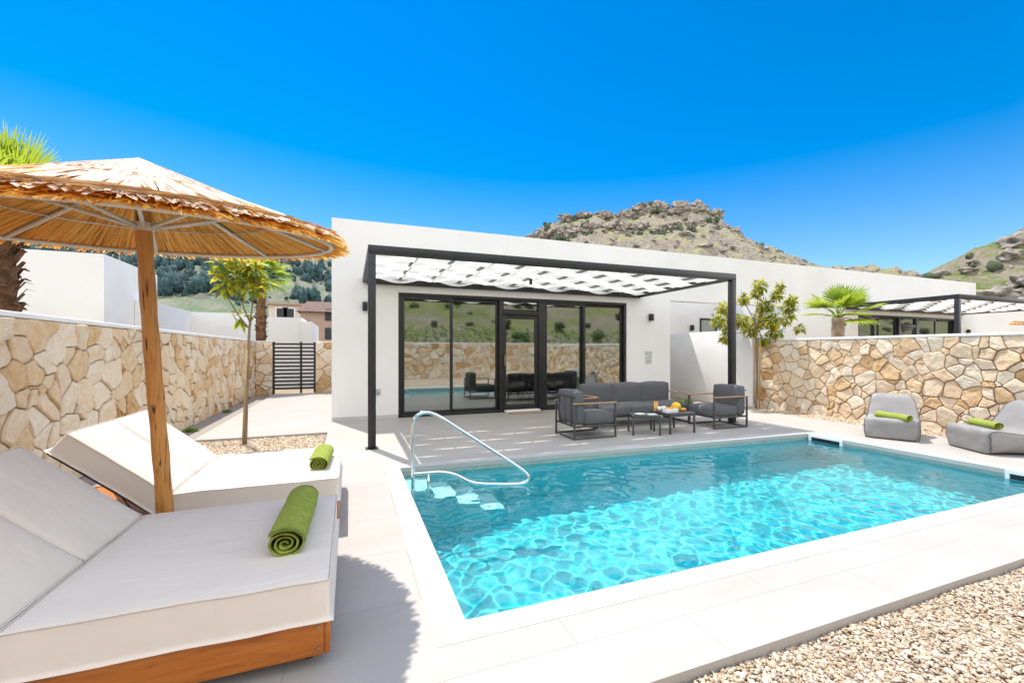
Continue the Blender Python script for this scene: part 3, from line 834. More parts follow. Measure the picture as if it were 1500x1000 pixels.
ps2 = copy_tree(ps); ps2.location = (15.65, 4.75, -.06)
tag(ps2, 'thatched parasol of the neighbouring garden, only its rim showing at the right photo edge')

# ------------------------------------------------------------------ daybeds
def daybed(label, y0, y1, rough_seed):
    t = thing('daybed', label, 'daybed', (-.9, (y0+y1)/2, 0), 'cream two seat daybeds left of the pool', world=True)
    zt, zb, xh, xr = .377, .213, -1.087, -.075
    bf = MB()
    bf.box(-1.95, -.098, y0+.022, y0+.047, .058, .205); bf.box(-1.95, -.098, y1-.047, y1-.022, .058, .205)
    bf.box(-.097, -.072-.003, y0+.022, y1-.022, .058, .205); bf.box(-1.976, -1.951, y0+.022, y1-.022, .058, .205)
    bo = bf.build('base_frame', M['wood'], t, bevel=.004)
    for z in (.09, .175): MB().tube([(-.118,y0+.0215,z),(-.118,y0+.018,z)], .006, 10).build('screw', M['steel'], bo)
    MB().tube([(-.078,y0+.04,.13),(-.0735,y0+.04,.13)], .006, 10).build('screw', M['steel'], bo)
    MB().box(-1.9, -.1, y0+.048, y1-.048, .17, .20).build('slat_base', M['wood'], t)
    for x in (-.16, -1.85):
        for y in (y0+.12, y1-.12):
            cs = MB(); cs.tube([(x,y-.016,.03),(x,y+.016,.03)], .0295, 16); cs.box(x-.02,x+.02,y-.026,y+.026,.045,.0575)
            cs.build('caster', M['rubber'], t)
    def cushion(name, corners, thick_dir, m, n=14, nn=10, puff=.009):
        """a padded slab: corners a,b,c,d of its top face, thickness vector"""
        a, b, c2, dd = [Vector(q) for q in corners]; k = Vector(thick_dir); s = MB()
        def top(u, v):
            p = (a*(1-u)+b*u)*(1-v) + (dd*(1-u)+c2*u)*v
            f = min(u, 1-u, v, 1-v)
            return tuple(p - k.normalized()*(puff*min(1, f*6)) + k.normalized()*(.005*noise.noise(p*5+Vector((rough_seed,0,0))) + .002*noise.noise(p*16)))
        grid(s, n, nn, top)
        base = len(s.v)
        bot = [tuple((a*(1-u)+b*u)*(1-v) + (dd*(1-u)+c2*u)*v + k) for u, v in ((0,0),(1,0),(1,1),(0,1))]
        # side walls from the border loops
        loop = [i for i in range(n+1)] + [j*(n+1)+n for j in range(1,nn+1)] + [nn*(n+1)+i for i in range(n-1,-1,-1)] + [j*(n+1) for j in range(nn-1,0,-1)]
        L = len(loop)
        low = [tuple(Vector(s.v[i]) + k) for i in loop]; s.v.extend(low)
        for i in range(L):
            s.f.append((loop[i], base+i, base+(i+1)%L, loop[(i+1)%L])); s.t.append(.5)
        s.f.append(tuple(base+i for i in range(L))); s.t.append(.5)
        rim = [Vector(s.v[i]) - k.normalized()*-.003 for i in loop] + [Vector(s.v[loop[0]]) - k.normalized()*-.003]
        o = s.build(name, m, t, bevel=.015, seg=3)
        MB().tube(rim, .0032, 6, cap=False).build('piping', m, o, smooth=True)
        o.data.polygons.foreach_set('use_smooth', [True]*len(o.data.polygons))
        return o
    mt = cushion('mattress', [(xh+.004,y0,zt),(xr,y0,zt),(xr,y1,zt),(xh+.004,y1,zt)], (0,0,zb-zt), M['mattress'])
    pass
    ym = (y0+y1)/2
    for ya, ybk in ((y0, ym-.004), (ym+.004, y1)):
        k = (-.088, 0, -.105)
        bc = cushion('back_cushion', [(-1.603,ya,.808),(xh-.004,ya,.377),(xh-.004,ybk,.377),(-1.603,ybk,.808)], k, M['mattress'])
        q = Vector(k)
        bb = MB(); a = Vector((-1.60,ya+.01,.806))+q*1.03; b = Vector((xh-.02,ya+.01,.377+.013))+q*1.03
        n2 = Vector((-.64,0,-.767))*.018; yy = ybk-ya-.02
        vs = [a,b,b+n2,a+n2]; vs = [tuple(p_) for p_ in vs] + [(p_.x,p_.y+yy,p_.z) for p_ in vs]
        bb.add(vs, [(0,1,2,3),(7,6,5,4),(0,4,5,1),(1,5,6,2),(2,6,7,3),(3,7,4,0)])
        bb.build('backrest_board', M['dkfurn'], bc)
        MB().bar((-1.52,ya+.1,.60),(-1.30,ya+.1,.206),.02,.02).build('prop', M['steel'], t)
    return t
daybed('nearest cream daybed, cut by the bottom of the photo, in the parasol shade', 1.90, 3.0, 0)
daybed('sunlit cream daybed farther from the camera, behind the parasol pole', 3.385, 4.48, 5)

# ------------------------------------------------------------------ rolled towels
def towel(label, c, length, rz, w=.085, hh=.068, crease=False, turns=3.4, seed=0):
    t = MB(); rd = random.Random(seed); NT = 110; th = .0085
    prof_o, prof_i = [], []
    for k in range(NT+1):
        a = 2*PI*turns*k/NT; f = .16 + .84*k/NT
        wob = 1 + .03*math.sin(a*1.7+seed)
        prof_o.append(((w*f*wob)*math.cos(a), (hh*f*wob)*math.sin(a)))
    for k in range(NT+1):
        x, z = prof_o[k]; l = math.hypot(x, z); prof_i.append((x*(1-th/max(l,.012)), z*(1-th/max(l,.012))))
    ny = 16
    def pt(p, j):
        v = j/ny; y = (v-.5)*length; s = 1
        if j in (0, ny): s = .965
        s *= 1 + .035*noise.noise(Vector((p[0]*9, v*6+seed, p[1]*9))) + .012*noise.noise(Vector((p[0]*40, v*30+seed, p[1]*40)))
        if crease: s *= 1 - .07*math.exp(-((v-.66)/.03)**2)
        dy = .008*noise.noise(Vector((p[0]*30, seed, p[1]*30))) if j in (0, ny) else 0
        zf = p[1]*s
        if zf < -.85*hh: zf = -.85*hh
        return (p[0]*s, y+dy, zf + .85*hh)
    n = NT+1
    for prof in (prof_o, prof_i):
        base = len(t.v); t.v.extend([pt(p, j) for j in range(ny+1) for p in prof])
        for j in range(ny):
            for k in range(NT):
                t.f.append((base+j*n+k, base+j*n+k+1, base+(j+1)*n+k+1, base+(j+1)*n+k)); t.t.append(.5)
    o2 = (ny+1)*n
    for j in (0, ny):
        for k in range(NT): t.f.append((j*n+k, j*n+k+1, o2+j*n+k+1, o2+j*n+k)); t.t.append(.5)
    t.f.append((NT, o2+NT, o2+n*ny+NT, n*ny+NT)); t.t.append(.5)
    o = t.build('rolled_towel', M['towel'], smooth=True)
    o.location = c; o.rotation_euler = (0, 0, rz)
    return tag(o, label, 'towel', 'rolled green towels')
towel('long rolled green towel on the nearest daybed', (-.262, 2.50, .375), .68, R(-1.5), .088, .072, True, seed=1)
towel('short rolled green towel on the sunlit daybed behind', (-.215, 3.88, .375), .50, R(-3), .082, .062, seed=2)

# ------------------------------------------------------------------ pool handrail
hr = thing('handrail', 'polished steel handrail curving down the pool steps', 'handrail', (.60, 4.45, -.18), world=True)
path = [(.607,4.45,-.183),(.605,4.45,.1),(.60,4.45,.42),(.603,4.45,.55),(.64,4.448,.64),(.74,4.44,.672),(.86,4.425,.632),(1.05,4.39,.505),(1.30,4.32,.335),(1.62,4.20,.115),(1.72,4.165,.035),(1.755,4.15,-.025),(1.72,4.15,-.068),(1.64,4.17,-.082),(1.45,4.22,-.078),(1.20,4.29,-.055),(1.02,4.345,.03),(.90,4.39,.055),(.80,4.42,.055),(.607,4.445,.052)]
MB().tube(smooth_path(path, 7), .0185, 14).build('rail', M['chrome'], hr, smooth=True)
MB().tube([(.757,4.425,.05),(.757,4.425,-.183)], .0145, 12).build('support_post', M['chrome'], hr, smooth=True)
for x, y in ((.607,4.45),(.757,4.425)): MB().tube([(x,y,-.184),(x,y,-.176)], .032, 18).build('flange', M['chrome'], hr)

# ------------------------------------------------------------------ lounge set
def pad(name, x0, x1, y0, y1, z0, z1, parent, m, bev=.035, puff=.02, tilt=None):
    s = MB(); n = 8
    c = Vector(((x0+x1)/2,(y0+y1)/2,(z0+z1)/2)); h = Vector(((x1-x0)/2,(y1-y0)/2,(z1-z0)/2))
    import itertools
    def face(ax, sg):
        o = [0,1,2]; o.remove(ax); a, b = o
        def f(u, v):
            q = [0,0,0]; q[ax] = sg; q[a] = 2*u-1; q[b] = 2*v-1
            if (sg > 0) != (ax != 1): q[a] = -q[a]
            p = Vector((q[0]*h.x, q[1]*h.y, q[2]*h.z))
            k = (1-q[a]**2)*(1-q[b]**2)
            p[ax] += sg*puff*k**.6 + sg*.006*noise.noise(c*3+p*9)
            return tuple(c+p)
        grid(s, n, n, f)
    for ax in range(3):
        for sg in (-1,1): face(ax, sg)
    o = s.build(name, m, parent, smooth=True, local=True)
    w = o.modifiers.new('weld','WELD'); w.merge_threshold = .0008 + .006
    b = o.modifiers.new('bevel','BEVEL'); b.width = bev; b.segments = 3; b.limit_method='ANGLE'; b.angle_limit=R(50)
    if tilt: 
        o.rotation_euler = (tilt, 0, 0)
    return o

def armchair(label, loc, rz):
    """local: faces -Y, width along X, origin at floor centre"""
    t = thing('armchair', label, 'armchair', loc, 'charcoal garden armchairs', rz)
    w, dpt = .62, .73; b = .026
    for s in (-1,1):
        x = s*(w/2-b/2)
        f = MB()
        f.box(x-b/2,x+b/2,-dpt/2,-dpt/2+b,.026,.518); f.box(x-b/2,x+b/2,dpt/2-b,dpt/2,.026,.518)
        f.box(x-b/2,x+b/2,-dpt/2,dpt/2,0,.0255); f.box(x-b/2+.003,x+b/2-.003,-dpt/2+b,dpt/2-b,.175,.205)
        side = f.build('side_frame', M['darkmetal'], t, bevel=.003, local=True)
        MB().box(x-.022,x+.022,-dpt/2-.005,dpt/2+.005,.5185,.538).build('armrest', M['teak'], side, bevel=.005, local=True)
    f = MB(); xx = w/2-b-.0005
    f.box(-xx,xx,-dpt/2+.03,-dpt/2+.056,.178,.203); f.box(-xx,xx,dpt/2-.056,dpt/2-.03,.178,.203)
    MB().box(-xx,xx,dpt/2-b,dpt/2-.004,.0,.024).build('foot_bar', M['darkmetal'], t, local=True)
    for k in (-1,0,1): f.box(k*.19-.011,k*.19+.011,dpt/2-.031,dpt/2-.008,.2025,.621)
    f.box(-xx,xx,dpt/2-.03,dpt/2-.008,.6205,.642)
    f.build('seat_frame', M['darkmetal'], t, local=True)
    pad('seat_cushion', -xx+.006, xx-.006, -dpt/2-.01, dpt/2-.19, .205, .365, t, M['charcoal'], .04, .025)
    pad('back_cushion', -xx+.006, xx-.006, dpt/2-.185, dpt/2-.035, .225, .70, t, M['charcoal'], .045, .022)
    return t
a1 = armchair('charcoal armchair on the left of the lounge set, its back to the glass doors side', (3.43, 5.845, 0), R(90))
a2 = copy_tree(a1); a2.location = (6.045, 5.78, 0); a2.rotation_euler = (0,0,R(-92))
tag(a2, 'charcoal armchair on the right of the lounge set beside the right pergola post')
a1['label'] = 'charcoal armchair left of the coffee tables, turned side on with its back frame showing'
sf = thing('sofa', 'charcoal three seat garden sofa in front of the glass doors', 'sofa', (4.85, 6.55, 0))
w, dpt, b = 1.98, .72, .026
for s in (-1,1):
    x = s*(w/2-b/2); f = MB()
    f.box(x-b/2,x+b/2,-dpt/2,-dpt/2+b,.026,.518); f.box(x-b/2,x+b/2,dpt/2-b,dpt/2,.026,.518)
    f.box(x-b/2,x+b/2,-dpt/2,dpt/2,0,.0255); f.box(x-b/2+.003,x+b/2-.003,-dpt/2+b,dpt/2-b,.175,.205)
    side = f.build('side_frame', M['darkmetal'], sf, bevel=.003, local=True)
    MB().box(x-.022,x+.022,-dpt/2-.005,dpt/2+.005,.5185,.538).build('armrest', M['teak'], side, bevel=.005, local=True)
f = MB(); xx = w/2-b-.0005
f.box(-xx,xx,-dpt/2+.03,-dpt/2+.056,.165,.203); f.box(-xx,xx,dpt/2-.056,dpt/2-.03,.165,.203)
for k in range(-4,5): f.box(k*.22-.011,k*.22+.011,dpt/2-.03,dpt/2-.008,.204,.62)
f.box(-xx,xx,dpt/2-.03,dpt/2-.008,.6205,.642)
f.build('seat_frame', M['darkmetal'], sf, local=True)
for k in range(3):
    x0 = -xx+.006 + k*(2*xx-.012)/3; x1_ = x0+(2*xx-.012)/3-.006
    pad('seat_cushion', x0, x1_, -dpt/2-.01, dpt/2-.19, .205, .365, sf, M['charcoal'], .035, .02)
    pad('back_cushion', x0, x1_, dpt/2-.19, dpt/2-.035, .30, .70, sf, M['charcoal'], .04, .028)

def coffee(label, c, sx_, sy_, h, rz):
    t = thing('coffee_table', label, 'coffee table', (*c,0), 'low charcoal coffee tables', rz)
    b = .026
    MB().box(-sx_/2,sx_/2,-sy_/2,sy_/2,h-.022,h).build('tabletop', M['darkmetal'], t, bevel=.004, local=True)
    f = MB()
    i = .004
    f.box(-sx_/2+i,sx_/2-i,-sy_/2+i,-sy_/2+.024,h-.05,h-.0225); f.box(-sx_/2+i,sx_/2-i,sy_/2-.024,sy_/2-i,h-.05,h-.0225)
    f.box(-sx_/2+i,-sx_/2+.024,-sy_/2+.0245,sy_/2-.0245,h-.05,h-.0225); f.box(sx_/2-.024,sx_/2-i,-sy_/2+.0245,sy_/2-.0245,h-.05,h-.0225)
    f.build('apron', M['darkmetal'], t, local=True)
    for a in (-1,1):
        for q in (-1,1):
            x, y = a*(sx_/2-b/2-.002), q*(sy_/2-b/2-.002)
            MB().box(x-b/2,x+b/2,y-b/2,y+b/2,0,h-.0505).build('leg', M['darkmetal'], t, bevel=.002, local=True)
    return t
coffee('smaller coffee table set at an angle, holding white napkins and a plate', (4.375,5.635), .44, .37, .305, R(-24))
coffee('larger coffee table holding the fruit, on the right of its smaller twin', (4.93,5.63), .50, .50, .325, R(-1))
pl = thing('plate', 'white plate with folded napkins on the angled coffee table', 'plate', (4.27,5.60,.3055), world=True)
MB().lathe([(.001,.006),(.06,.006),(.085,.016),(.088,.014),(.06,0),(.001,0)], 28, (4.27,5.60,.306)).build('dish', M['ceramic'], pl, smooth=True)
m = MB().obox((4.27,5.60,.323),(.11,.07,.012),Matrix.Rotation(.4,3,'Z')); m.build('napkin', M['paper'], pl, bevel=.003)
bk = tag(MB().obox((4.44,5.53,.3125),(.14,.10,.012),Matrix.Rotation(-.2,3,'Z')).build('booklet', M['paper'], bevel=.002), 'white folded leaflet lying on the angled coffee table beside the bowl', 'leaflet')
tb = thing('serving_dish', 'white rectangular dish heaped with orange slices, at the edge of the larger table', 'dish', (4.80,5.52,.326), world=True)
s = MB(); s.box(4.685,4.905,5.46,5.58,.326,.333); s.box(4.685,4.692,5.46,5.58,.3335,.39); s.box(4.898,4.905,5.46,5.58,.3335,.39); s.box(4.6925,4.8975,5.46,5.467,.3335,.39); s.box(4.6925,4.8975,5.573,5.58,.3335,.39)
s.build('dish', M['ceramic'], tb, bevel=.003)
f = MB()
for k in range(16): f.blob((4.71+.172*random.random(), 5.485+.07*random.random(), .372+.028*random.random()), (.024,.024,.02), 1, .2, seed=k)
f.build('orange_slices', M['orange'], tb, smooth=True)
for k, (x, y) in enumerate(((4.73,5.70),(4.83,5.71))):
    cu = thing('cup', ('white cup behind the orange dish, nearer the angled table','white cup behind the orange dish, nearer the yellow melon')[k], 'cup', (x,y,.326), 'white cups on the coffee table', world=True)
    MB().lathe([(.001,.002),(.022,.002),(.034,.03),(.036,.075),(.0325,.075),(.03,.032),(.001,.012)], 20, (x,y,.326)).build('bowl', M['ceramic'], cu, smooth=True)
    MB().tube([(x+.034,y,.385),(x+.056,y,.378),(x+.054,y,.355),(x+.032,y,.347)], .004, 8).build('handle', M['ceramic'], cu, smooth=True)
ml = thing('melon', 'round yellow melon with a green leaf on the right of the larger coffee table', 'fruit', (5.02,5.62,.326), world=True)
s = MB(); s.blob((5.0,5.62,.40),(.078,.072,.073),3,.07,seed=3); s.build('fruit', M['yellow'], ml, smooth=True)
s = MB(); s.blob((5.10,5.57,.353),(.06,.035,.027),2,.15,seed=9); s.build('slice', M['orange'], ml, smooth=True)
s = MB(); s.tube([(5.02,5.63,.46),(5.05,5.63,.48),(5.09,5.62,.46)], [.004,.012,.002], 6); s.tube([(5.07,5.64,.44),(5.12,5.65,.45),(5.15,5.62,.41)],[.004,.018,.002],6); s.build('leaf', M['darkleaf'], ml, smooth=True)
gl = thing('glass', 'amber drink glass on the far left of the larger coffee table', 'glass', (4.74,5.80,.326), world=True)
MB().lathe([(.001,.003),(.028,.003),(.033,.13),(.031,.13),(.001,.128)], 20, (4.745,5.80,.326)).build('drink', M['amber'], gl, smooth=True)
MB().lathe([(.029,0),(.0345,.15),(.0325,.15)], 20, (4.745,5.80,.326)).build('tumbler', M['amber'], gl, smooth=True)

# ------------------------------------------------------------------ beanbags
def beanbag(label, loc, rz, wdt, ln, seed, hs=.30, hb=.60):
    t = thing('beanbag', label, 'beanbag', loc, 'grey beanbag loungers by the pool', rz)
    # local: faces -Y ; profile in (y, z) extruded along x
    prof = [(0,.0),(-.02,.14),(.0,hs),(ln*.25,hs-.01),(ln*.52,hs-.035),(ln*.66,hs+.13),(ln*.78,hb),(ln*.90,hb+.01),(ln*1.0,hb*.55),(ln*1.02,.15),(ln*.98,0)]
    pr = [Vector((p_[0],p_[1],0)) for p_ in prof]
    pr = smooth_path([(p_.x,p_.y,0) for p_ in pr], 5); n = len(pr); nx = 18; s = MB()
    cyy = sum(p_.x for p_ in pr)/n; czz = sum(p_.y for p_ in pr)/n
    off = Vector((seed*3.3, seed, 0))
    for i in range(nx+1):
        u = i/nx; x = (u-.5)*wdt; e_ = 1-abs(2*u-1)
        k = .90 + .10*min(1, (e_/.22))**.5
        for j, p_ in enumerate(pr):
            y = cyy*.98+(p_.x-cyy)*k; z = max(0.002, p_.y*(1-(1-k)*.55))
            q = Vector((x, y, z))
            wr = .013*noise.noise(q*5+off) + .007*noise.noise(Vector((x*14, z*22, y*6))+off)*(1 if z < hs else .8)
            fold = .005*math.sin(z*70+seed)*math.exp(-((abs(x)-wdt/2)/.07)**2) if .06 < z < .26 else 0
            dirv = Vector((0, y-cyy, max(0, z-.1))).normalized()
            q2 = q + dirv*(wr+fold)
            xx_ = x*(1 - .16*max(0, (z-hs)/(hb-hs)))*(1 + .05*math.sin(PI*min(1, z/max(hb,.1)))*(1)) * (1 + (.045*math.exp(-((z-.13)/.1)**2)))
            s.v.append((xx_, q2.y, max(.002, q2.z)))
    for i in range(nx):
        for j in range(n-1):
            s.f.append((i*n+j, i*n+j+1, (i+1)*n+j+1, (i+1)*n+j)); s.t.append(.5)
    for i in (0, nx):
        c_ = len(s.v); sg = -1 if i == 0 else 1
        s.v.append((sg*(wdt/2+.035), ln*.45, .17))
        for j in range(n): s.f.append((i*n+j, i*n+(j+1)%n, c_)); s.t.append(.5)
    for j in range(1): s.f.append(tuple([i*n for i in range(nx+1)] + [i*n+n-1 for i in range(nx,-1,-1)])); s.t.append(.5)
    o = s.build('cover', M['vinyl'], t, smooth=True, local=True, subsurf=1)
    for sgn, i in ((-1,0),(1,nx)):
        pts = [Vector(s.v[i*n+j])*1.0 + Vector((sgn*.002,0,0)) for j in range(n-1)]
        MB().tube(pts, .0045, 6).build('seam', M['seam'], o, smooth=True, local=True)
    k_ = MB()
    for sgn, i in ((-1,0),(1,nx)):
        q = Vector(s.v[i*n]); k_.tube([Vector(s.v[i*n+j])+Vector((sgn*.001,-.004,0)) for j in range(11)], .005, 6)
    k_.build('front_seam', M['seam'], o, smooth=True, local=True)
    return t
beanbag('grey beanbag lounger in front of the stone wall, fully in view', (7.46, 3.93, 0), R(-63), .58, .86, 1)
beanbag('grey beanbag lounger cut by the right edge of the photo', (7.64, 3.19, 0), R(-121), .62, .90, 4, .31, .62)
def place_towel(label, c, ln, rz, seed): return towel(label, c, ln, rz, .062, .058, seed=seed, turns=2.8)
place_towel('rolled lime towel lying across the whole beanbag lounger', (7.60, 3.98, .285), .50, R(-16), 5)
place_towel('rolled lime towel on the beanbag lounger at the photo edge', (7.84, 3.08, .30), .42, R(-33), 6)

# ------------------------------------------------------------------ gate
gt = thing('gate', 'black metal garden gate of horizontal slats at the end of the path', 'gate', (-1.6, 14.9, 0), world=True)
for x in (-2.18, -1.42, -1.03):
    MB().box(x-.03, x+.03, 14.9, 14.96, -.0005, 1.60).build('post', M['black'], gt)
for k in range(13): MB().box(-2.149, -1.061, 14.915, 14.94, .12+k*.115, .175+k*.115).build('slat', M['black'], gt)

# ------------------------------------------------------------------ plants
def blade_fan(mb, base, dirv, R_, n, spread, up, rd, droop=.25, wdt=.05):
    """one fan leaf: n folded blades spreading in the plane of dirv and side"""
    d_ = Vector(dirv).normalized(); side = d_.cross(Vector(up)).normalized(); nrm = side.cross(d_).normalized()
    for k in range(n):
        a = (k/(n-1)-.5)*spread + rd.uniform(-.03,.03); L = R_*(1-.18*abs(a)/(spread/2))*rd.uniform(.9,1.05)
        bd = (d_*math.cos(a) + side*math.sin(a)).normalized(); sd = bd.cross(nrm).normalized()
        vs = []
        for i in range(6):
            f = i/5; wv = wdt*R_*(.35+1.0*math.sin(min(1,f*1.35)*PI*.62))*(1-f**3.2)*.62 + .001
            p_ = Vector(base) + bd*(L*f) - Vector((0,0,1))*(droop*L*f**2.6*rd.uniform(.6,1.2))
            fo = nrm*(wv*.45)
            vs += [tuple(p_-sd*wv+fo), tuple(p_-fo*.3), tuple(p_+sd*wv+fo)]
        fs = []
        for i in range(5):
            fs += [(3*i,3*i+1,3*i+4,3*i+3),(3*i+1,3*i+2,3*i+5,3*i+4)]
        mb.add(vs, fs)

def fan_palm(label, base, h, tr, crown_r, nleaf, seed, bark, lean=(0,0), shaggy=False, elev=(-.35,1.35), droop=.25, bw=.05, nb=22):
    rd = random.Random(seed)
    t = thing('fan_palm', label, 'palm tree', base, 'fan palms', world=True)
    B_ = Vector(base); top = B_ + Vector((lean[0], lean[1], h))
    s = MB(); n = 22
    s.tube([B_.lerp(top, k/n) for k in range(n+1)], [tr*(1.12-.3*k/n)*(1+.06*math.sin(k*2.4)) for k in range(n+1)], 18)
    tk = s.build('trunk', M[bark], t, smooth=True)
    if shaggy:
        q = MB()
        for k in range(170):
            f = rd.uniform(.15, .98); a = rd.uniform(0,2*PI); p_ = B_.lerp(top, f); r = tr*(1.1-.25*f)
            o_ = Vector((math.cos(a), math.sin(a), 0)); sd = Vector((-o_.y,o_.x,0))
            w_ = rd.uniform(.05,.09)*tr/.2; l_ = rd.uniform(.10,.2)*tr/.2
            a0 = p_+o_*r*.9; a1 = p_+o_*(r+l_*.35)+Vector((0,0,l_*.7)); a2 = p_+o_*(r+l_*.75)+Vector((0,0,l_*.55))
            q.add([tuple(a0-sd*w_), tuple(a0+sd*w_), tuple(a1-sd*w_*.7), tuple(a1+sd*w_*.7), tuple(a2-sd*w_*.2), tuple(a2+sd*w_*.2)], [(0,1,3,2),(2,3,5,4)])
        q.build('leaf_base', M[bark], tk)
    c = MB(); pt_ = MB()
    for k in range(nleaf):
        a = 2*PI*k*.618 + rd.uniform(-.2,.2); el = elev[0] + (elev[1]-elev[0])*((k+.5)/nleaf)**.8
        dv_ = Vector((math.cos(a)*math.cos(el), math.sin(a)*math.cos(el), math.sin(el)))
        pl_ = crown_r*rd.uniform(.32,.48); hub = top + dv_*pl_
        pt_.tube([top - Vector((0,0,.05)), top+dv_*pl_*.5+Vector((0,0,.02)), hub], [.02*crown_r,.013*crown_r,.010*crown_r], 6)
        blade_fan(c, hub, dv_, crown_r*.66*rd.uniform(.85,1.1), nb, 2.5, (0,0,1) if abs(dv_.z) < .9 else (1,0,0), rd, droop, bw)
    pt_.build('petioles', M['palmleaf'], t, smooth=True)
    c.build('crown', M['palmleaf'], t)
    return t

def leaf(mb, p_, d_, nrm, L, Wd, rd):
    d_ = d_.normalized(); s_ = d_.cross(nrm).normalized(); n_ = s_.cross(d_)
    vs = []
    for i, (f, w_) in enumerate(((0,.06),(.3,.85),(.62,.9),(1,.04))):
        c_ = p_ + d_*L*f - Vector((0,0,1))*(L*.22*f*f); k = Wd*w_*.5
        vs += [tuple(c_-s_*k+n_*k*.35), tuple(c_), tuple(c_+s_*k+n_*k*.35)]
    fs = []
    for i in range(3): fs += [(3*i,3*i+1,3*i+4,3*i+3),(3*i+1,3*i+2,3*i+5,3*i+4)]
    mb.add(vs, fs)

def young_tree(label, base, trunk, branches, clusters, seed, leafm, nper, L, stake=None, stake_label=None, tr=.022, wl=.42):
    rd = random.Random(seed)
    t = thing('young_tree', label, 'tree', base, 'young trees in the gravel beds', world=True)
    s = MB(); tp = smooth_path(trunk, 6); s.tube(tp, [tr*(1.15-.5*k/(len(tp)-1)) for k in range(len(tp))], 12)
    for br in branches:
        bp_ = smooth_path(br, 5); s.tube(bp_, [tr*(.55-.38*k/(len(bp_)-1)) for k in range(len(bp_))], 8)
    s.build('trunk', M['bark'], t, smooth=True)
    c = MB(); c2 = MB()
    for (cx_, cy_, cz_, r) in clusters:
        nn = int(nper*(r/.2)**1.6)
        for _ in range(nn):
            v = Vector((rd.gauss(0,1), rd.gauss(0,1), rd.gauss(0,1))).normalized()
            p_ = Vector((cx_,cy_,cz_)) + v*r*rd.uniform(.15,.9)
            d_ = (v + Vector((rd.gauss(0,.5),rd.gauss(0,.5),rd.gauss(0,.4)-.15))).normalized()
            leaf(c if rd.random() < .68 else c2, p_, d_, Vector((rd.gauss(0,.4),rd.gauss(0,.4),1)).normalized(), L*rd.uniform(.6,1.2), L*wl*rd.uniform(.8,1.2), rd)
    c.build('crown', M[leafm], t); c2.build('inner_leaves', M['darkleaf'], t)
    if stake:
        st_ = tag(MB().tube(stake, .013, 8).build('stake', M['stake'], smooth=True), stake_label, 'stake', 'tree stakes')
    return t

# sapling in the left bed
young_tree('thin sapling with yellow green leaves in the gravel bed before the path', (-1.40,7.12,-.04),
    [(-1.40,7.12,-.05),(-1.385,7.12,.6),(-1.365,7.12,1.2),(-1.35,7.12,1.58),(-1.33,7.12,1.78)],
    [[(-1.345,7.12,1.62),(-1.50,7.10,1.85),(-1.64,7.10,2.15),(-1.68,7.08,2.42)],[(-1.335,7.12,1.7),(-1.44,7.14,2.0),(-1.46,7.15,2.35)],
     [(-1.33,7.12,1.78),(-1.30,7.12,2.1),(-1.28,7.1,2.45)],[(-1.33,7.12,1.74),(-1.22,7.13,1.95),(-1.2,7.15,2.2)],[(-1.345,7.12,1.63),(-1.52,7.14,1.76),(-1.56,7.15,1.85)]],
    [(-1.68,7.08,2.52,.13),(-1.62,7.1,2.22,.12),(-1.50,7.15,2.38,.16),(-1.46,7.15,2.62,.14),(-1.30,7.1,2.52,.17),(-1.22,7.14,2.25,.14),(-1.44,7.1,1.80,.07),(-1.70,7.1,2.36,.09),(-1.36,7.1,2.2,.10)],
    4, 'youngleaf', 75, .16, [(-1.43,7.10,-.1),(-1.375,7.10,1.32)], 'bamboo stake tied beside the thin sapling in the left gravel bed')
# leafy tree by the right pergola post
bx, by = 8.78, 7.28
def T(u, v, dd=0):      # a point on the plane through the tree facing the camera, from a photograph position
    dpt_ = bx*FW.x + by*FW.y + dd; l = (u-750)/628.6*dpt_
    q = FW*dpt_ + RT*l
    return (q.x, q.y, 1.3-(v-514.5)/628.6*dpt_)
young_tree('bushy young tree growing beside the right pergola post in front of the white wall', (bx,by,-.03),
    [(bx,by,-.04),T(1109,550),T(1108,500),T(1106,480),T(1105,462)],
    [[T(1107,490),T(1090,476),T(1070,470),T(1052,462)],[T(1106,480),T(1118,455),T(1128,440),T(1140,425)],[T(1105,470),T(1110,440),T(1112,420)],[T(1106,478),T(1140,470),T(1162,452)],[T(1106,485),T(1080,488),T(1062,492)],[T(1105,470),T(1090,440),T(1086,425)]],
    [(*T(1060,452,.05),.16),(*T(1052,470,-.1),.15),(*T(1068,478,.1),.17),(*T(1062,494,.1),.12),(*T(1085,470,-.1),.17),(*T(1098,482,.15),.19),(*T(1090,438),.13),(*T(1113,418),.16),(*T(1108,430,.1),.11),(*T(1120,448,.1),.20),(*T(1138,432),.14),(*T(1143,418),.09),(*T(1155,450,.1),.17),(*T(1160,440),.12),(*T(1130,470,-.1),.22),(*T(1135,488,.05),.18),(*T(1112,470,.2),.2),(*T(1118,498),.13),(*T(1150,470),.10),(*T(1158,462),.08),(*T(1172,482),.09)],
    14, 'youngleaf', 230, .11, [T(1112.5,597,-.08),T(1113,495,-.08)], 'brown stake tied to the bushy young tree beside the right pergola post', wl=.4)
st2 = tag(MB().tube([T(1104.5,592,.25),T(1104.5,500,.25)], .012, 8).build('stake', M['stake'], smooth=True), 'thin dark stake against the end of the stone wall, left of the bushy tree', 'stake', 'tree stakes')

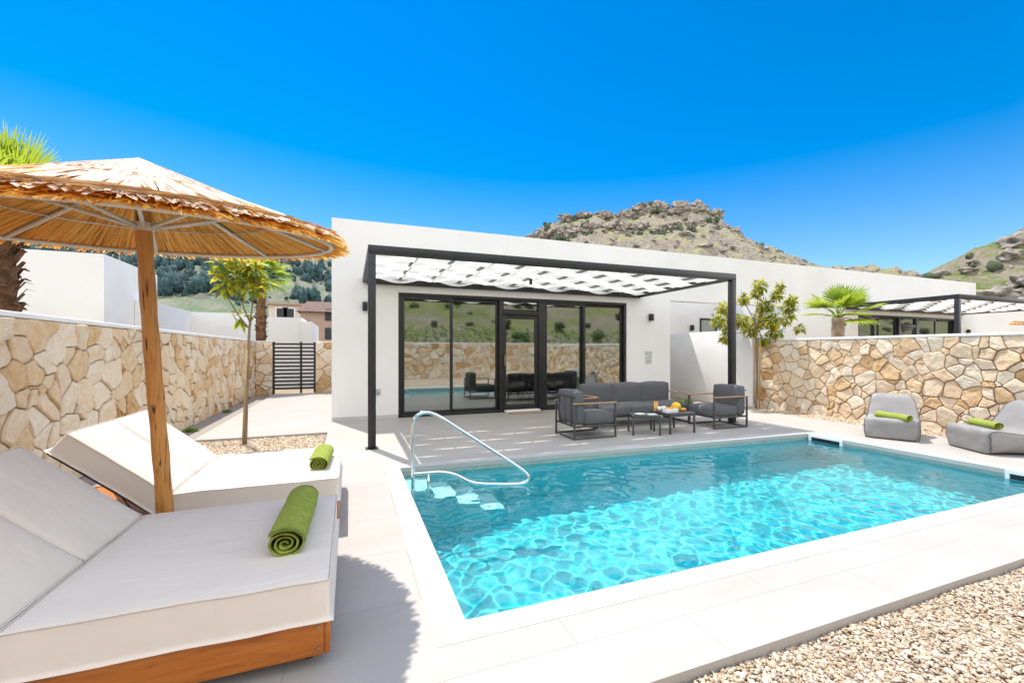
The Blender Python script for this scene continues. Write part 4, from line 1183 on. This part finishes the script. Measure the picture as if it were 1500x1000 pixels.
fan_palm('tall fan palm at the far left, its crown rising above the thatched parasol', (-4.55,8.0,-.06), 3.12, .24, 1.36, 34, 3, 'palmbark', shaggy=True, elev=(-.1,1.5), droop=.10, bw=.034, nb=28)
fan_palm('slim fan palm beyond the wall by the gate, seen behind the sapling', (-2.72,16.1,-.06), 3.75, .15, 1.05, 22, 9, 'palmbark', shaggy=True, elev=(-.5,1.2), droop=.35)
fan_palm('short stout fan palm rising behind the right stone wall', (11.1,7.0,-.06), 2.18, .155, .98, 12, 14, 'palmbark_pale', lean=(.06,-.02), shaggy=False, elev=(-.2,1.4), droop=.16)

def weed(label, base, n, h, seed):
    rd = random.Random(seed); s = MB(); B_ = Vector(base)
    for _ in range(n):
        a = rd.uniform(0,2*PI); d_ = Vector((math.cos(a)*.6, math.sin(a)*.6, rd.uniform(.4,1.2)))
        leaf(s, B_+Vector((rd.uniform(-.08,.08),rd.uniform(-.08,.08),0)), d_, Vector((0,0,1)), h*rd.uniform(.5,1), h*.28, rd)
    return tag(s.build('weed', M['greenplain']), label, 'plant', 'small weeds along the walls')
weed('low green weed at the foot of the left wall, beside the daybed', (-2.48,8.6,-.04), 46, .13, 1)
weed('tiny green weed at the foot of the left wall, farther back along the path', (-2.5,11.0,-.04), 26, .12, 2)
weed('spiky green plant between the sofa and the right armchair', (7.3,7.9,0), 34, .34, 3)
weed('green tuft behind the stone pier beside the gate', (-.75,15.6,1.35), 50, .45, 4)

# ------------------------------------------------------------------ buildings on the left
nb = thing('house', 'white neighbouring house beyond the left stone wall', 'house', (-9,15,0), world=True)
MB().box(-20,-5.87,13.95,17.2,-.1,3.785).build('wall', M['white'], nb)
MB().box(-19.9,-5.97,14.05,17.1,3.786,3.80).build('roof', M['coping'], nb)
vt = MB(); vt.box(-7.87,-7.62,13.935,13.949,2.36,2.62); vt.build('vent_grille', M['baseboard'], nb)
sl = MB()
for k in range(6): sl.box(-7.86,-7.63,13.928,13.9345,2.375+k*.041,2.397+k*.041)
sl.build('vent_slats', M['signgrey'], nb)
wn_ = MB(); wn_.box(-5.869,-5.85,14.05,14.42,1.3,2.05); w1 = wn_.build('window', M['coping'], nb)
MB().box(-5.8495,-5.845,14.10,14.37,1.35,2.0).build('pane', M['signgrey'], w1)
gw = thing('garden_house', 'low white flat roofed buildings behind the gate and the slim palm', 'building', (-3.5,20,0), world=True)
MB().box(-5.86,-5.5,15.6,19.07,-.1,2.78).build('wall', M['white'], gw)
MB().box(-5.86,-3.25,19.071,24,-.1,2.76).build('wall', M['white'], gw)
MB().box(-3.249,-1.72,18.4,24,-.1,2.60).build('wall', M['white'], gw)
MB().box(-1.719,-1.35,18.3,22,-.1,2.45).build('stair_wall', M['white'], gw)
bh = thing('house', 'beige and brown houses with a dark tiled roof, far beyond the gate', 'house', (-4,45,0), world=True)
def fx(u, D): return FW*D + RT*((u-750)/628.6*D)
def zz_(v, D): return 1.3-(v-514.5)/628.6*D
q0, q1 = fx(388,40), fx(470,40)
MB().box(q0.x, q1.x, q0.y+2, q0.y+9, -.1, zz_(446,42)).build('wall', M['beige'], bh)
MB().box(q0.x-.3, q1.x+.3, q0.y+1.7, q0.y+9.2, zz_(446,42)+.002, zz_(446,42)+.18).build('eaves', M['brownwall'], bh)
q2, q3 = fx(440,36), fx(520,36)
MB().box(q2.x, q3.x, q2.y, q2.y+5, -.1, zz_(456,36)).build('wall', M['brownwall'], bh)
r_ = MB(); zr = zz_(456,36)+.004
r_.add([(q2.x-.3,q2.y-.4,zr),(q2.x+3.2,q2.y-.4,zr),(q2.x+3.2,q2.y+3,zr),(q2.x-.3,q2.y+3,zr),(q2.x+.4,q2.y+1.3,zr+1.0),(q2.x+2.5,q2.y+1.3,zr+1.0)], [(0,1,5,4),(1,2,5),(2,3,4,5),(3,0,4),(3,2,1,0)])
r_.build('roof', M['tile'], bh)
for u, v, D, ww, hh_ in ((411,455,41.5,.45,1.0),(421,455,41.5,.45,1.0)):
    c_ = fx(u, D); w_ = MB().box(c_.x-ww, c_.x+ww, q0.y+1.94, q0.y+1.99, zz_(v,D)-hh_, zz_(v,D)+hh_*.3).build('window', M['darkvoid'], bh)
    MB().box(c_.x-ww-.1, c_.x+ww+.1, q0.y+1.97, q0.y+1.998, zz_(v,D)-hh_-.1, zz_(v,D)+hh_*.3+.1).build('frame', M['coping'], w_)
for u, v in ((483,460),(483,488),(452,480)):
    c_ = fx(u, 36); MB().box(c_.x-.4, c_.x+.4, q2.y-.05, q2.y-.001, zz_(v,36)-.5, zz_(v,36)+.5).build('window', M['darkvoid'], bh)

# ------------------------------------------------------------------ hills
def lerp_prof(prof, x):
    if x <= prof[0][0]: return prof[0][1]
    for (a, za), (b, zb_) in zip(prof, prof[1:]):
        if x <= b: return za + (zb_-za)*(x-a)/(b-a)
    return prof[-1][1]
def fract(p_, o=5):
    return noise.fractal(p_, 1.0, 2.1, o, noise_basis='PERLIN_ORIGINAL')
def hill(name, prof, D0, D1, D2, m, nx, ny, rough, cliff=0, power=1.25, terr=0, seed=0, org=None, fw=FW, rt=RT):
    """prof: (lateral, height) along the ridge at distance D1; foot at D0, back foot at D2"""
    s = MB(); La, Lb = prof[0][0], prof[-1][0]
    H = {}
    def f(u, v):
        L = La + (Lb-La)*u
        D = D0 + (D2-D0)*v
        k = (D-D0)/(D1-D0) if D <= D1 else 1 - .55*((D-D1)/(D2-D1))
        z = lerp_prof(prof, L*(D1/D if False else 1))
        k = max(0, min(1, k)); zz2 = z*(k**power if D <= D1 else k)
        q = Vector((L, D, seed*17.0))
        n1 = fract(q*.035, 6); n2 = fract(q*.14+Vector((5,5,5)), 5)
        a = min(1, zz2/18)
        zz2 += a*rough*(n1*4.5 + n2*2.2)
        if cliff: zz2 += a*cliff*max(0, noise.noise(q*.085+Vector((2,9,0))))*1.6*math.floor(2*(.5+noise.noise(q*.05)))
        if terr: zz2 = zz2 + terr*math.sin(zz2*1.6)*.45*a
        w = fw*D + rt*L
        return (w.x + (org[0] if org else 0), w.y + (org[1] if org else 0), zz2-.4)
    grid(s, nx, ny, f)
    o = struct(name, s, m, smooth=False)
    return o, s, nx, ny
def scatter(name, s, nx, n, m, rad, seed, cond, sub=1, amp=.5, freq=1.4, zsc=(.8,1.2), sink=.2, flat=False, xysc=1):
    rd = random.Random(seed); c = MB(); tries = 0; cnt = 0
    while cnt < n and tries < n*60:
        tries += 1
        p_ = Vector(rd.choice(s.v))
        if not cond(p_, rd): continue
        r = rd.uniform(*rad)*rd.uniform(.7,1.15); z_ = r*rd.uniform(*zsc)
        p_ += Vector((rd.uniform(-1,1), rd.uniform(-1,1), 0))
        c.blob((p_.x, p_.y, p_.z+z_*(1-sink)-z_*.35), (r*xysc*rd.uniform(.8,1.3), r*xysc*rd.uniform(.8,1.3), z_), sub, amp, freq, seed=tries % 977)
        cnt += 1
    o = c.build(name, m, smooth=not flat); o['kind'] = 'stuff'; return o
def LD(p_): return p_.x*RT.x+p_.y*RT.y, p_.x*FW.x+p_.y*FW.y

k_ = 1.0
crag_prof = [(a_, z_*.98) for a_, z_ in [(-150,20),(-80,30),(-40,48),(0,70),(8,77),(22.3,86),(44.5,91),(67,92),(80,93.5),(86,97),(100,98.5),(120,97),(128,91),(134,86),(138,80),(156,72),(170,65),(183,60),(200,57.5),(238,53.5),(290,48),(400,31)]]
_, hs_, nx_, ny_ = hill('crag_hill', crag_prof, 110, 280, 420, M['crag'], 480, 190, 1.15, cliff=2.6, power=1.15, seed=1)
def on_top(lo, hi, Da, Db):
    def c_(p_, rd):
        L, D = LD(p_)
        return lo < L < hi and Da < D < Db
    return c_
scatter('crag_rocks', hs_, nx_, 560, M['rock'], (.45,1.5), 3, on_top(-10,245,185,283), 1, .8, 1.3, (.5,1.0), .3, True, 1.3)
scatter('crag_cliffs', hs_, nx_, 110, M['rock'], (1.2,2.8), 5, lambda p_, rd: on_top(2,140,245,284)(p_, rd) and (p_.z > 86 or 66 < p_.z < 74), 2, .9, 1.6, (.9,1.5), .3, True, 1.7)
scatter('crag_shrubs', hs_, nx_, 190, M['shrub'], (.5,1.6), 4, lambda p_, rd: on_top(0,150,225,284)(p_, rd) and noise.noise(p_*.06) > -.05, 2, 1.1, 2.6, (.8,1.5), .15)
left_prof = [(-420,75),(-330,84),(-260,80),(-210,74),(-160,68),(-120,60),(-100,52),(-80,40),(-40,18),(0,6)]
_, hl_, nl_, _n = hill('terraced_hill', left_prof, 70, 250, 380, M['terrace'], 300, 130, .55, cliff=0, power=1.05, terr=1.1, seed=2)
def wood_c(p_, rd):
    L, D = LD(p_)
    if not (-330 < L < -60 and 130 < D < 256): return False
    e_ = (p_.z-1.3)/D
    lim = .145 + .05*noise.noise(Vector((L*.03, D*.02, 5)))
    return e_ > lim or (noise.noise(Vector((L*.05, D*.05, 1))) > .34 and e_ > .09)
scatter('hillside_wood', hl_, nl_, 1500, M['pine'], (.8,1.9), 8, wood_c, 2, 1.0, 2.4, (1.2,2.2), .1)
scatter('hillside_shrubs', hl_, nl_, 260, M['pine'], (.4,1.0), 9, lambda p_, rd: -330 < LD(p_)[0] < -60 and 90 < LD(p_)[1] < 240, 1, .5, 1.6, (.7,1.1), .1)
right_prof = [(a_, z_*.95) for a_, z_ in [(80,6),(95,13),(109,20),(113,21.8),(118,23.2),(122,26),(126,29),(131,32),(140,37),(155,46),(190,62),(240,70)]]
_, hr_, nr_, _n = hill('green_hill', right_prof, 45, 115, 190, M['greenhill'], 220, 120, .42, cliff=.9, power=1.1, seed=3)
scatter('green_hill_stones', hr_, nr_, 150, M['rock'], (.4,1.2), 12, lambda p_, rd: 96 < LD(p_)[0] < 175 and 60 < LD(p_)[1] < 117, 1, .7, 1.2, (.5,.9), .3, True)
scatter('green_hill_shrubs', hr_, nr_, 60, M['shrub'], (.8,1.8), 13, lambda p_, rd: 96 < LD(p_)[0] < 175 and 60 < LD(p_)[1] < 117, 1, .6, 1.8, (.7,1.1), .1)
def hz_at(L, D, s):
    return min(s.v, key=lambda q: (LD(Vector(q))[0]-L)**2 + (LD(Vector(q))[1]-D)**2)[2]
BL = [(1463,408,95,3.0,'large pale boulder in the middle of the green hillside on the right'),(1492,352,112,3.2,'boulder crowning the green hillside at the photo edge'),
      (1482,362,108,2.2,'grey boulder just below the crowning boulder of the green hillside'),(1496,388,100,2.4,'boulder at the right photo edge, halfway up the green hillside'),
      (1490,402,96,1.3,'small pale boulder right of the large boulder on the green hillside'),(1487,415,90,2.0,'long low boulder under the small pale one on the green hillside'),
      (1498,425,86,2.0,'lowest boulder of the green hillside, at the photo edge'),(1420,388,112,1.5,'flat boulder high on the left shoulder of the green hillside'),(1466,424,84,1.6,'dark low boulder near the foot of the green hillside')]
for i, (u, v, D, r, lab) in enumerate(BL):
    L = (u-750)/628.6*D; z0 = hz_at(L, D, hr_); q = FW*D + RT*L
    s = MB(); s.blob((0,0,r*.25),(r*1.15,r*.9,r*.7),3,.75,1.1,seed=i*5+2)
    o = s.build('boulder', M['rock']); o.location = (q.x,q.y,z0); o.rotation_euler = (0,0,i*1.3)
    tag(o, lab, 'boulder', 'boulders on the green hillside')
# hill on the street side behind the camera (mirrored in the glass)
_, hb_, nb_, _n = hill('street_side_hill', [(-160,26),(-60,34),(0,30),(60,36),(160,28)], 14, 85, 160, M['backhill'], 150, 70, .5, cliff=1.0, power=.85, seed=6, fw=Vector((0,-1,0)), rt=Vector((1,0,0)))
scatter('street_side_shrubs', hb_, nb_, 1500, M['shrub'], (.15,.5), 15, lambda p_, rd: abs(p_.x) < 80 and -80 < p_.y < -18, 2, .9, 2.2, (.7,1.1), .1)
hd = MB(); rd = random.Random(2)
for k in range(5200):
    p_ = Vector((rd.uniform(-8,20), -5.2+rd.gauss(0,.22), rd.uniform(.2,2.55)+.12*math.sin(k)))
    leaf(hd, p_, Vector((rd.gauss(0,1),rd.gauss(0,1),rd.gauss(0,.6)+.5)), Vector((0,0,1)), .22, .13, rd)
tag(hd.build('hedge', M['hedge']), 'clipped green hedge behind the near boundary wall, mirrored in the door glass', 'hedge')

# ------------------------------------------------------------------ light
SD = Vector((.165, -.42, -1)).normalized()
ld = bpy.data.lights.new('sun', 'SUN'); ld.energy = 2.05; ld.angle = R(.53); ld.color = (1, .955, .88)
lo = bpy.data.objects.new('sun', ld); COL.objects.link(lo); lo.rotation_euler = SD.to_track_quat('-Z', 'Y').to_euler(); lo.location = (0, 0, 30)
ld.cycles.is_caustics_light = True
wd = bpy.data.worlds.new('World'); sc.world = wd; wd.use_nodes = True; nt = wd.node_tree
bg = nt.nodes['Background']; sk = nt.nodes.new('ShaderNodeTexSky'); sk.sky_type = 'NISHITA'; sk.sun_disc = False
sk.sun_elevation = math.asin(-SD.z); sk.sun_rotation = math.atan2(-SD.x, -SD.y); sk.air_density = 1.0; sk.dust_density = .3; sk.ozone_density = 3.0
def wmath(op, a, b=None, c=None):
    n = nt.nodes.new('ShaderNodeMath'); n.operation = op
    for k, v in enumerate((a, b, c)):
        if v is None: continue
        if isinstance(v, (int, float)): n.inputs[k].default_value = v
        else: nt.links.new(v, n.inputs[k])
    return n.outputs[0]
def wrange(v, a, b, c, d_):
    n = nt.nodes.new('ShaderNodeMapRange'); n.interpolation_type = 'SMOOTHSTEP'
    for k, q in zip(('From Min','From Max','To Min','To Max'), (a, b, c, d_)): n.inputs[k].default_value = q
    nt.links.new(v, n.inputs['Value']); return n.outputs[0]
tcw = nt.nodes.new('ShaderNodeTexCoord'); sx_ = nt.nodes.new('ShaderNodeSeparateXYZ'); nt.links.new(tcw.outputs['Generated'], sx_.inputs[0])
# deep blue ahead, paler towards the horizon; bright pale sky behind the camera is added fill
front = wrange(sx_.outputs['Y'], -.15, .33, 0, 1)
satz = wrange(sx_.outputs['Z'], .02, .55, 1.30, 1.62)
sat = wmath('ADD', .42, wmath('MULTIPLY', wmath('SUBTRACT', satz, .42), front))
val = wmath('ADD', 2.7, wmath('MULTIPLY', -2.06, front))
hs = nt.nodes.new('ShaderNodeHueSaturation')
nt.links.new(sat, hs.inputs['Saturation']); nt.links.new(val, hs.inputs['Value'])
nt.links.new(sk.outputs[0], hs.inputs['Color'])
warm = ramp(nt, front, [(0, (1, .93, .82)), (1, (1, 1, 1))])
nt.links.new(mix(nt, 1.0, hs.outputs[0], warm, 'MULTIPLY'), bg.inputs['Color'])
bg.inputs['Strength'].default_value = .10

# ------------------------------------------------------------------ camera
cd = bpy.data.cameras.new('camera'); co = bpy.data.objects.new('camera', cd); COL.objects.link(co)
cd.sensor_width = 36; cd.lens = 628.6/1500*36; cd.shift_y = 14.5/1500; cd.clip_start = .05; cd.clip_end = 3000
co.location = (0, 0, 1.3); co.rotation_euler = (R(90), 0, -YAW)
sc.camera = co
for o in bpy.data.objects:
    if '_org' in o: del o['_org']
sc.cycles.caustics_reflective = False; sc.cycles.caustics_refractive = True
sc.cycles.max_bounces = 10; sc.cycles.diffuse_bounces = 4; sc.cycles.transparent_max_bounces = 12
sc.cycles.use_denoising = True
sc.cycles.sample_clamp_indirect = 6
vs_ = sc.view_settings; vs_.view_transform = 'Standard'; vs_.look = 'None'; vs_.exposure = 1.62; vs_.gamma = 1
